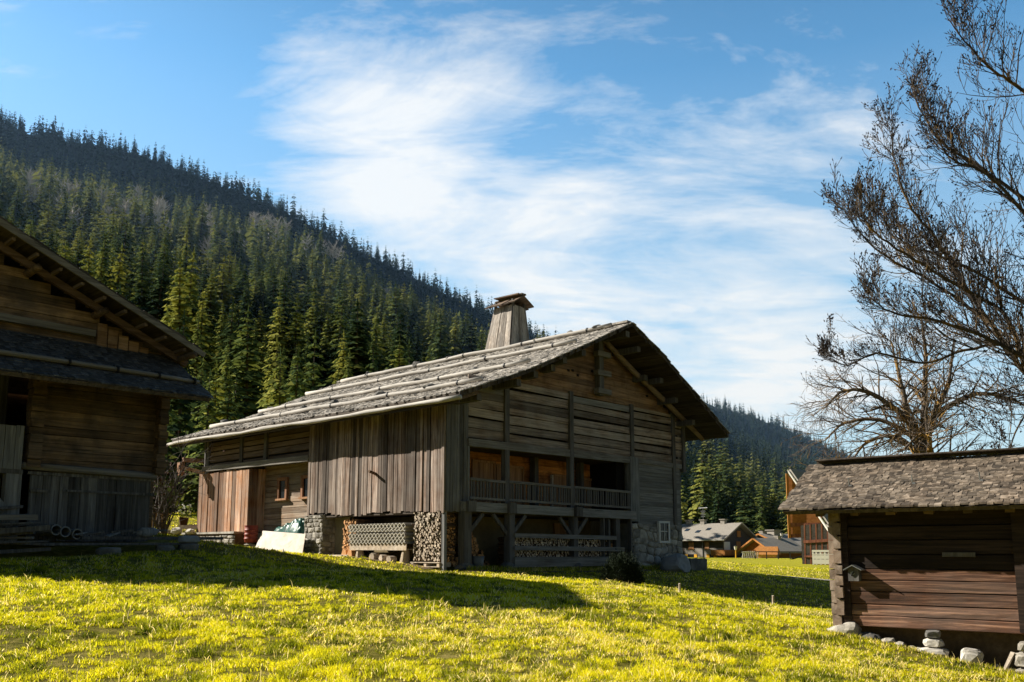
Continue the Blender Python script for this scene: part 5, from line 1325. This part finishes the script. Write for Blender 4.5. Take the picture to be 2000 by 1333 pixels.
# limbs by bearing: main sweep of each (x, y, z)
LIMBS=[([FK,(13.1,20.6,5.6),(11.9,20.3,6.2),(10.7,20.1,6.67),(9.55,20,6.97),(8.36,19.9,7.15),(7.75,19.8,7.5)],.19),
 ([FK,(12.65,21.2,5.9),(11.8,21.2,7.15),(11.1,21.2,8.2),(10.4,21.2,9.4),(9.6,21.1,10.4),(9.25,21,11.6),(9.25,21,12.4)],.17),
 ([(12.62,21.2,5.95),(11.9,20.7,7.2),(10.7,20.3,7.75),(9.55,20,8.2),(8.36,19.8,8.8),(7.76,19.7,9.25),(7.65,19.7,9.8)],.13),
 ([(11.8,21.2,7.15),(11.4,21.6,7.75),(10.5,21.8,8.5),(9.4,22,9.2),(8.7,22.1,9.9),(8.3,22.2,10.6)],.12),
 ([(15.05,21.3,7.3),(12.9,20.6,9.3),(11.9,20.4,10.4),(11.1,20.3,10.9),(10.3,20.2,11.2),(9.85,20.2,12.5)],.14),
 ([(15.35,21.35,8.8),(12.9,21.6,10.9),(11.9,21.7,11.7),(11.1,21.8,12.3),(10.5,21.8,13.3),(10.4,21.8,13.9)],.13),
 ([(15.7,21.5,11),(12.9,20.6,13),(11.9,20.4,13.5),(11.2,20.3,14.1),(10.6,20.2,14.8)],.12),
 ([(14.3,21.2,4.2),(13.1,20,4.9),(11.9,19.6,5.1),(11.2,19.4,4.5),(10.75,19.3,3.8)],.11),
 ([(14.5,21.3,5.4),(12.9,22,6.8),(11.7,22.4,6.8),(10.5,22.6,6.5),(9.3,22.7,6.8),(8.4,22.8,6.5),(7.9,22.8,6.7)],.12),
 ([(14.85,21.3,6.6),(13,21.8,8.0),(11.9,22.1,8.9),(11,22.3,9.4),(10.15,22.5,9.8),(9.4,22.6,10.8)],.13)]
for pts_,r in LIMBS:
    pts_=[(14-(14-q[0])*.9 if q[0]<13.5 else q[0],q[1],q[2]) for q in pts_]
    o,rad=limb(mb,pts_,r*.46,.012)
    k=len(o)
    for i in range(3,k):
        for _ in range(2 if i%3==0 else 1):
            d=(o[min(i+1,k-1)]-o[i-1]).normalized(); ax=d.cross(Vector((U(-1,1),U(-1,1),U(-1,1)))).normalized()
            an=U(.4,.9); dd=(d*math.cos(an)+ax*math.sin(an)); dd.z+=.15; dd.normalize()
            branchy(mb,o[i],dd,U(.7,2.1)*(1.15-.72*i/k),max(rad[i]*.42,.008),2,.66,.16,5,(4,5),tw,wig=.2)
mb.build('trunk',M['ashbark'],ash,True,zoff=ash['zb']).location=(-14.6,-21.5,0)
mb=MB()
for p,d in tw:
    if U(0,1)<.2:
        for _ in range(rnd.randint(3,7)):
            q=p+Vector((U(-1,1),U(-1,1),U(-1.2,.7)))*.075; s=U(.018,.042); a=Vector((U(-1,1),U(-1,1),U(-1,1))).normalized()*s; b=a.cross(Vector((U(-1,1),U(-1,1),U(-1,1)))).normalized()*s*.6
            mb.add([q-a,q-b,q+a*1.2,q+b],[(0,1,2,3)])
    else:
        s=.014; q=p+d*.03; mb.add([q+Vector((s,0,0)),q+Vector((0,s,0)),q-Vector((s,0,0)),q-Vector((0,s,0)),q+d*.06,q-d*.03],[(0,1,4),(1,2,4),(2,3,4),(3,0,4),(1,0,5),(2,1,5),(3,2,5),(0,3,5)])
sb_=mb.build('seed_bunches',M['keys'],ash,zoff=ash['zb']); sb_.location=(-14.6,-21.5,0); sb_['kind']='stuff'
lt=root('lichen_tree',(14.9,31,gz(14.9,31)),0,'leafless tree with an orange lichen-covered forked trunk rising behind the hut','bare tree')
mb=MB(); rnd.seed(9)
limb(mb,[(14.9,31,-1),(14.9,31,3.0),(14.7,31,5.2)],.42,.36,9)
FK=Vector((14.7,31,5.0))
for pts_,r in (([FK,(14.3,31,6.2),(14.1,31,7.6),(13.9,31.2,9.2)],.2),([FK,(15.2,31,6.4),(15.9,31.2,7.6),(16.3,31.3,9.3)],.2),([FK,(14.9,31,6.8),(15.1,31.1,8.6),(15,31,10.2)],.18),
  ([(14.8,31,4.8),(13.7,30.8,5.6),(12.6,30.6,5.4),(11.9,30.6,4.6)],.13),([(14.4,31,6.2),(13.0,31,7.2),(12.0,31,7.3),(11.3,31,6.7)],.12),([(14.8,31,4.2),(16,30.6,4.8),(17.4,30.4,4.4),(18.2,30.3,3.9)],.13),
  ([(15.3,31,6.5),(16.8,31,7.2),(18,31,7.0),(19,31,6.5)],.12),([(14.6,31,5.5),(13.4,31.4,6.3),(12.2,31.6,6.2),(11.5,31.7,5.6)],.11),([(14.9,31,4.4),(14.3,29.6,5.4),(13.6,28.8,5.4),(12.8,28.4,4.8)],.11)):
    o,rad=limb(mb,pts_,r,.025); k=len(o)
    for i in range(2,k):
        for _ in range(2):
            d=(o[min(i+1,k-1)]-o[i-1]).normalized(); ax=d.cross(Vector((U(-1,1),U(-1,1),U(-1,1)))).normalized(); an=U(.6,1.1)
            dd=(d*math.cos(an)+ax*math.sin(an)).normalized(); branchy(mb,o[i],dd,U(.8,2.0),max(rad[i]*.4,.012),2,.7,.0,4,(3,5),None,wig=.24)
mb.build('trunk',M['lichbark'],lt,True,zoff=lt['zb']).location=(-14.9,-31,0)
# bare shrub between the farmhouse and the barn
M['shrubtwig']=plain('grey_shrub_twigs',(.12,.1,.09),.9,.3); M['dryleaf']=plain('dry_brown_leaves',(.09,.035,.018),.85,.4)
sx,sy=-14.7,36.5
bs=root('bare_shrub',(sx,sy,gz(sx,sy)),0,'tangled leafless shrub with a few brown leaves beside the dark farmhouse','shrub')
mb=MB(); tw=[]; rnd.seed(21)
for k in range(12):
    a=U(0,6.28); branchy(mb,Vector((U(-.3,.3),U(-.3,.3),gz(sx,sy))),Vector((math.cos(a)*.22,math.sin(a)*.22,1)).normalized(),U(2.2,4.2),.045,2,.7,.02,5,(4,6),tw,wig=.2)
mb.build('stems',M['shrubtwig'],bs)
mb=MB()
for p,d in tw:
    if U(0,1)<.4:
        for _ in range(2):
            q=p+Vector((U(-1,1),U(-1,1),U(-1,1)))*.15; a=Vector((U(-1,1),U(-1,1),U(-1,1))).normalized()*.07; b=a.cross(Vector((U(-1,1),U(-1,1),1))).normalized()*.04; mb.add([q-a,q-b,q+a,q+b],[(0,1,2,3)])
lf=mb.build('leaves',M['dryleaf'],bs); lf['kind']='stuff'
# potted flower behind
fx,fy=-15.2,40.5
fl=root('potted_flowers',(fx,fy,2.75),0,'pale flowers in a pot in the shade behind the ochre planter','flowers')
mb=MB(); mb.tube([(0,0,0),(0,0,.35)],[.16,.22],10); mb.build('pot',M['dryleaf'],fl,zoff=0)
mb=MB()
for k in range(22):
    q=Vector((U(-.35,.35),U(-.25,.25),U(.5,.95))); mb.rock(q,(.05,.05,.04),k,lvl=1)
mb.build('blossoms',M['white'],fl,zoff=0)
mb=MB()
for k in range(60):
    q=Vector((U(-.35,.35),U(-.3,.3),U(.35,.85))); a=Vector((U(-1,1),U(-1,1),U(-.5,1))).normalized()*.12; b=a.cross(Vector((U(-1,1),U(-1,1),1))).normalized()*.04; mb.add([q-a,q-b,q+a,q+b],[(0,1,2,3)])
mb.build('leaves',M['needle'],fl,zoff=0)
# dark juniper bush in front of the barn
jx,jy=3.55,28.6
jb=root('juniper_bush',(jx,jy,gz(jx,jy)),0,'dark round evergreen bush in the shade in front of the barn','bush')
g=np.random.default_rng(8); n=11000
th=g.uniform(0,6.28,n); ph=np.arccos(g.uniform(-.1,1,n)); rr=g.uniform(.45,1,n)**.5*(1+.16*np.sin(th*5+2)*np.sin(ph*4)+.14*np.sin(th*3+1)+.07*g.standard_normal(n))
c=np.stack([rr*np.sin(ph)*np.cos(th)*.64,rr*np.sin(ph)*np.sin(th)*.6,rr*np.cos(ph)*.8+.06],-1)
dirn=c/np.linalg.norm(c,axis=1,keepdims=True)+g.normal(0,.35,(n,3))+np.array([0,0,.45]); dirn/=np.linalg.norm(dirn,axis=1,keepdims=True)
sd=np.cross(dirn,g.normal(0,1,(n,3))); sd/=np.linalg.norm(sd,axis=1,keepdims=True)
L_=g.uniform(.03,.075,(n,1)); V=np.stack([c,c+dirn*L_*.5+sd*.012,c+dirn*L_*1.4,c+dirn*L_*.5-sd*.012],1).reshape(-1,3); F=np.arange(n*4).reshape(-1,4)
me=bpy.data.meshes.new('crown'); fastmesh(me,V,F)
M['juniper']=plain('juniper_needles',(.018,.032,.012),.8,.5,3); me.materials.append(M['juniper']); o=bpy.data.objects.new('crown',me); COL.objects.link(o); o.parent=jb
mb=MB()
for k in range(6): mb.tube([(0,0,-.1),(U(-.2,.2),U(-.2,.2),.4)],[.04,.02],5)
mb.build('stems',M['shrubtwig'],jb,zoff=0)

# ------------------------------------------------------------------ grass
def grass():
    g=np.random.default_rng(4)
    def inside(x,y):
        bad=np.zeros(x.shape,bool)
        for fr,u0,u1,v0,v1 in ((FB,-.15,16.3,-.35,19.7),(FL,-12,.3,-1.7,10),(FH,.1,4.4,-.05,2.8),(FB,-.9,.3,9,20)):
            dx,dy=x-fr.O[0],y-fr.O[1]; u=dx*fr.u[0]+dy*fr.u[1]; v=dx*fr.v[0]+dy*fr.v[1]; bad|=(u>u0)&(u<u1)&(v>v0)&(v<v1)
        return bad
    def batch(n,y0,y1,pw,hl,hh,wd,clump):
        t=g.random(n*3); y=(y0**pw+(y1**pw-y0**pw)*t)**(1/pw); x=y*g.uniform(-.95,.95,n*3)*np.where(y>25,.8,1)
        m=vnoise(x+.13*vnoise(x,y,.2),y,.23)*.55+vnoise(x,y,.085)*.45
        k=(g.random(n*3)<np.clip((m-.36)*clump,.035,1))&~inside(x,y); x,y,m=x[k][:n],y[k][:n],m[k][:n]; n=len(x)
        z=ground(x,y)
        patch=vnoise(x,y,2.3)*.5+vnoise(x,y,.9)*.5
        tuft=np.clip((vnoise(x,y,.47)-.72)*5,0,1); h=g.uniform(hl,hh,n)*(.3+1.25*m**1.5)*(.7+.5*patch)*(1+1.1*tuft); w=wd*g.uniform(.7,1.3,n)*(y/9)**.55
        straw=g.random(n)<.08+.16*(vnoise(x,y,1.7)>.62)
        h=np.where(straw,h*g.uniform(.6,1.5,n),h)
        stalk=g.random(n)<.0022; h=np.where(stalk,g.uniform(.12,.24,n),h); w=np.where(stalk,w*.7,w); straw|=stalk
        a=g.uniform(0,6.28,n); lean=np.where(straw,g.uniform(.6,1.8,n),g.uniform(.2,1.3,n)); lean=np.where(stalk,g.uniform(.05,.5,n),lean); b=g.uniform(0,6.28,n)
        lx,ly=np.cos(b)*lean*h,np.sin(b)*lean*h; sx,sy=np.cos(a)*w,np.sin(a)*w
        V=np.empty((n,5,3)); zb=z-.012
        V[:,0]=np.stack([x-sx,y-sy,zb],-1); V[:,1]=np.stack([x+sx,y+sy,zb],-1)
        V[:,2]=np.stack([x+sx*.8+lx*.4,y+sy*.8+ly*.4,z+h*.62],-1); V[:,3]=np.stack([x-sx*.8+lx*.4,y-sy*.8+ly*.4,z+h*.62],-1)
        V[:,4]=np.stack([x+lx,y+ly,z+h*np.where(lean>1,.75,1)],-1)
        tint=np.clip(.42+.34*(m-.5)+.3*(g.random(n)-.5)-.3*tuft-.22*(vnoise(x,y,.33)<.28)+.2*(patch-.5),0,.72); tint=np.where(straw,g.uniform(.82,1,n),tint)
        return V.reshape(-1,3),np.repeat(tint,5)
    parts=[batch(260000,5.0,13,1.1,.028,.075,.0040,4.5),batch(270000,12,26,1.0,.034,.08,.0046,4.5),batch(150000,25,72,.9,.04,.085,.006,4)]
    # longer tufts left standing along walls and stones
    def edge(fr,a,b,n):
        t=g.random(n); k=np.floor(t*40)/40+g.normal(0,.006,n); u=a[0]+(b[0]-a[0])*k; v=a[1]+(b[1]-a[1])*k; u=u+g.normal(0,.07,n); v=v-np.abs(g.normal(0,.09,n))
        x=fr.O[0]+u*fr.u[0]+v*fr.v[0]; y=fr.O[1]+u*fr.u[1]+v*fr.v[1]; z=ground(x,y); h=g.uniform(.05,.24 if fr is FB else .1,n); w=.004*g.uniform(.7,1.3,n)*(y/9)**.55
        q=g.uniform(0,6.28,n); c=g.uniform(0,6.28,n); l=g.uniform(.1,.7,n)*h; sx,sy=np.cos(q)*w,np.sin(q)*w; lx,ly=np.cos(c)*l,np.sin(c)*l
        V=np.stack([np.stack([x-sx,y-sy,z-.02],-1),np.stack([x+sx,y+sy,z-.02],-1),np.stack([x+sx*.7+lx*.4,y+sy*.7+ly*.4,z+h*.6],-1),np.stack([x-sx*.7+lx*.4,y-sy*.7+ly*.4,z+h*.6],-1),np.stack([x+lx,y+ly,z+h],-1)],1)
        return V.reshape(-1,3),np.repeat(np.where(g.random(n)<.25,.88,g.uniform(.1,.5,n)),5)
    parts+=[edge(FH,(-.3,-.3),(3.4,-.42),900),edge(FB,(.8,-.5),(11.8,-.5),3500),edge(FB,(11.6,-.4),(16.4,-.3),1800),edge(FL,(-4.5,-1.85),(.6,-1.85),1000)]
    V=np.concatenate([p[0] for p in parts]); T=np.concatenate([p[1] for p in parts]); n=len(V)//5
    base=np.arange(n)*5
    me=bpy.data.meshes.new('grass')
    loops=np.stack([base,base+1,base+2,base+3,base+3,base+2,base+4],-1).ravel()
    ls=np.stack([np.arange(n)*7,np.arange(n)*7+4],-1).ravel()
    me.vertices.add(len(V)); me.vertices.foreach_set('co',V.astype(np.float32).ravel())
    me.loops.add(n*7); me.loops.foreach_set('vertex_index',loops.astype(np.int32)); me.polygons.add(n*2); me.polygons.foreach_set('loop_start',ls.astype(np.int32))
    me.update(calc_edges=True)
    at_=me.attributes.new('tint','FLOAT','POINT'); at_.data.foreach_set('value',T.astype(np.float32))
    m,nt,b=newmat('grass_blades'); at=nd(nt,'ShaderNodeAttribute',attribute_name='tint')
    col=ramp(nt,[(.0,(.03,.045,.006)),(.26,(.16,.175,.01)),(.5,(.475,.44,.012)),(.74,(.72,.61,.02)),(.83,(.66,.51,.16)),(1,(.8,.66,.36))],at.outputs['Fac'])
    leafshade(nt,b,col,1.0,(0,0,1))
    me.materials.append(m); o=bpy.data.objects.new('grass',me); COL.objects.link(o)
    return tag(o,'short yellow green grass with straw blades growing over the meadow','grass',None,'stuff')
grass()

# ------------------------------------------------------------------ light, sky, camera
AZ=15.0; EL=32.0                       # sunlight travels to the right and a little towards the viewer
tdir=Vector((math.cos(R(AZ))*math.cos(R(EL)),-math.sin(R(AZ))*math.cos(R(EL)),-math.sin(R(EL))))
sd_=bpy.data.lights.new('sun','SUN'); sd_.energy=5.0; sd_.angle=R(.5); sd_.color=(1,.94,.82)
so=bpy.data.objects.new('sun',sd_); COL.objects.link(so); so.rotation_euler=tdir.to_track_quat('-Z','Y').to_euler(); so.location=(-30,20,40)
w=bpy.data.worlds.new('World'); scn.world=w; w.use_nodes=True; nt=w.node_tree; nt.nodes.clear()
out=nt.nodes.new('ShaderNodeOutputWorld'); bg=nt.nodes.new('ShaderNodeBackground'); nt.links.new(bg.outputs[0],out.inputs[0]); bg.inputs[1].default_value=.064
sky=nt.nodes.new('ShaderNodeTexSky'); sky.sky_type='NISHITA'; sky.sun_disc=False; sky.sun_elevation=R(EL); sky.sun_rotation=math.atan2(-tdir.x,-tdir.y)
sky.altitude=900; sky.air_density=1.0; sky.dust_density=.6; sky.ozone_density=1.6
tc=nt.nodes.new('ShaderNodeTexCoord'); dv=tc.outputs['Generated']
sp=nt.nodes.new('ShaderNodeSeparateXYZ'); nt.links.new(dv,sp.inputs[0])
dx,dy,dz=sp.outputs
zc=mth(nt,'ADD',mth(nt,'MAXIMUM',dz,0),.16)
cv=nt.nodes.new('ShaderNodeCombineXYZ'); nt.links.new(mth(nt,'DIVIDE',dx,zc),cv.inputs[0]); nt.links.new(mth(nt,'DIVIDE',dy,zc),cv.inputs[1])
mp=nt.nodes.new('ShaderNodeMapping'); nt.links.new(cv.outputs[0],mp.inputs[0]); mp.inputs['Rotation'].default_value=(0,0,R(24)); mp.inputs['Scale'].default_value=(.75,1.6,1)
n1=noise(nt,mp.outputs[0],1.35,12,.64,.75); n3=noise(nt,mp.outputs[0],6.5,9,.7,.5); n2=noise(nt,cv.outputs[0],.55,4,.5,.3)
def blob(d, size, amp):
    """cirrus bank about a fixed direction of the sky"""
    d=Vector(d).normalized(); q=nt.nodes.new('ShaderNodeVectorMath'); q.operation='DOT_PRODUCT'; nt.links.new(dv,q.inputs[0]); q.inputs[1].default_value=d
    return mth(nt,'MULTIPLY',mth(nt,'SUBTRACT',1,mth(nt,'DIVIDE',mth(nt,'SUBTRACT',1,q.outputs['Value']),1-math.cos(R(size))),True),amp)
dirs=[((.17,1,.30),13,.34),((.28,1,.24),9,.22),((.05,1,.33),8,.20),((-.14,1,.55),10,.25),((-.16,1,.47),7,.2),((-.25,1,.62),6,.2),((.34,1,.22),7,.2),((.45,1,.2),8,.14),((-.05,1,.42),10,.12),((-.5,1,.7),14,.06)]
acc=None
for d,s,a in dirs:
    v=blob(d,s,a); acc=v if acc is None else mth(nt,'ADD',acc,v)
cl=mth(nt,'ADD',mth(nt,'ADD',mth(nt,'MULTIPLY',n1,2.3),mth(nt,'MULTIPLY',mth(nt,'SUBTRACT',n3,.5),.75)),mth(nt,'ADD',mth(nt,'MULTIPLY',n2,.3),acc))
cl=mth(nt,'MULTIPLY',mth(nt,'SUBTRACT',cl,1.38),1.7,True)
hs=nt.nodes.new('ShaderNodeHueSaturation'); hs.inputs['Saturation'].default_value=1.28; nt.links.new(mixc(nt,1.0,sky.outputs[0],(1.0,1.06,.97),'MULTIPLY'),hs.inputs['Color'])
# sky gain raised ahead of the camera, lowered behind and overhead to deepen shade
mr=nt.nodes.new('ShaderNodeMapRange'); mr.interpolation_type='SMOOTHSTEP'; nt.links.new(dy,mr.inputs[0]); mr.inputs[1].default_value=-.1; mr.inputs[2].default_value=.75; mr.inputs[3].default_value=.5; mr.inputs[4].default_value=2.2
mz=nt.nodes.new('ShaderNodeMapRange'); mz.interpolation_type='SMOOTHSTEP'; nt.links.new(dz,mz.inputs[0]); mz.inputs[1].default_value=.45; mz.inputs[2].default_value=.8; mz.inputs[3].default_value=1; mz.inputs[4].default_value=.4
gain=mth(nt,'MULTIPLY',mr.outputs[0],mz.outputs[0])
base=mixc(nt,1.0,hs.outputs[0],gain,'MULTIPLY')
hz=nt.nodes.new('ShaderNodeMapRange'); nt.links.new(dz,hz.inputs[0]); hz.inputs[1].default_value=.02; hz.inputs[2].default_value=.5; hz.inputs[3].default_value=.85; hz.inputs[4].default_value=0
white=mixc(nt,1.0,mixc(nt,0.0,(4.0,4.15,4.3),(4,4,4)),gain,'MULTIPLY')
pale=mixc(nt,1.0,mixc(nt,0.0,(2.3,3.0,3.7),(4,4,4)),gain,'MULTIPLY')
col=mixc(nt,hz.outputs[0],base,pale)
col=mixc(nt,mth(nt,'MULTIPLY',cl,.92),col,white)
nt.links.new(col,bg.inputs[0])
# thin valley haze standing in front of the mountain
hm=bpy.data.materials.new('valley_haze'); hm.use_nodes=True; n_=hm.node_tree; n_.nodes.clear()
vo=n_.nodes.new('ShaderNodeVolumeScatter'); vo.inputs['Color'].default_value=(.36,.62,1,1); vo.inputs['Density'].default_value=.00013; vo.inputs['Anisotropy'].default_value=.3
oo=n_.nodes.new('ShaderNodeOutputMaterial'); n_.links.new(vo.outputs[0],oo.inputs['Volume'])
mb=MB(); mb.box(-1400,1400,215,1900,-30,620); hz_=mb.build('haze',hm); tag(hz_,'thin blue valley haze in front of the wooded mountain',None,None,'structure')
scn.cycles.volume_bounces=0
cam=bpy.data.cameras.new('camera'); co=bpy.data.objects.new('camera',cam); COL.objects.link(co); scn.camera=co
cam.sensor_width=36; cam.lens=36*1700/2000; cam.shift_y=.0848; cam.clip_end=8000; cam.clip_start=.1
co.location=(0,0,1.6); co.rotation_euler=(R(98),0,0)
scn.view_settings.view_transform='Standard'; scn.view_settings.look='None'; scn.view_settings.exposure=0; scn.view_settings.gamma=1
scn.render.engine='CYCLES'; scn.cycles.film_exposure=1.68; scn.cycles.use_denoising=True; scn.cycles.max_bounces=5; scn.cycles.diffuse_bounces=2; scn.cycles.transparent_max_bounces=4; scn.cycles.caustics_reflective=False; scn.cycles.caustics_refractive=False
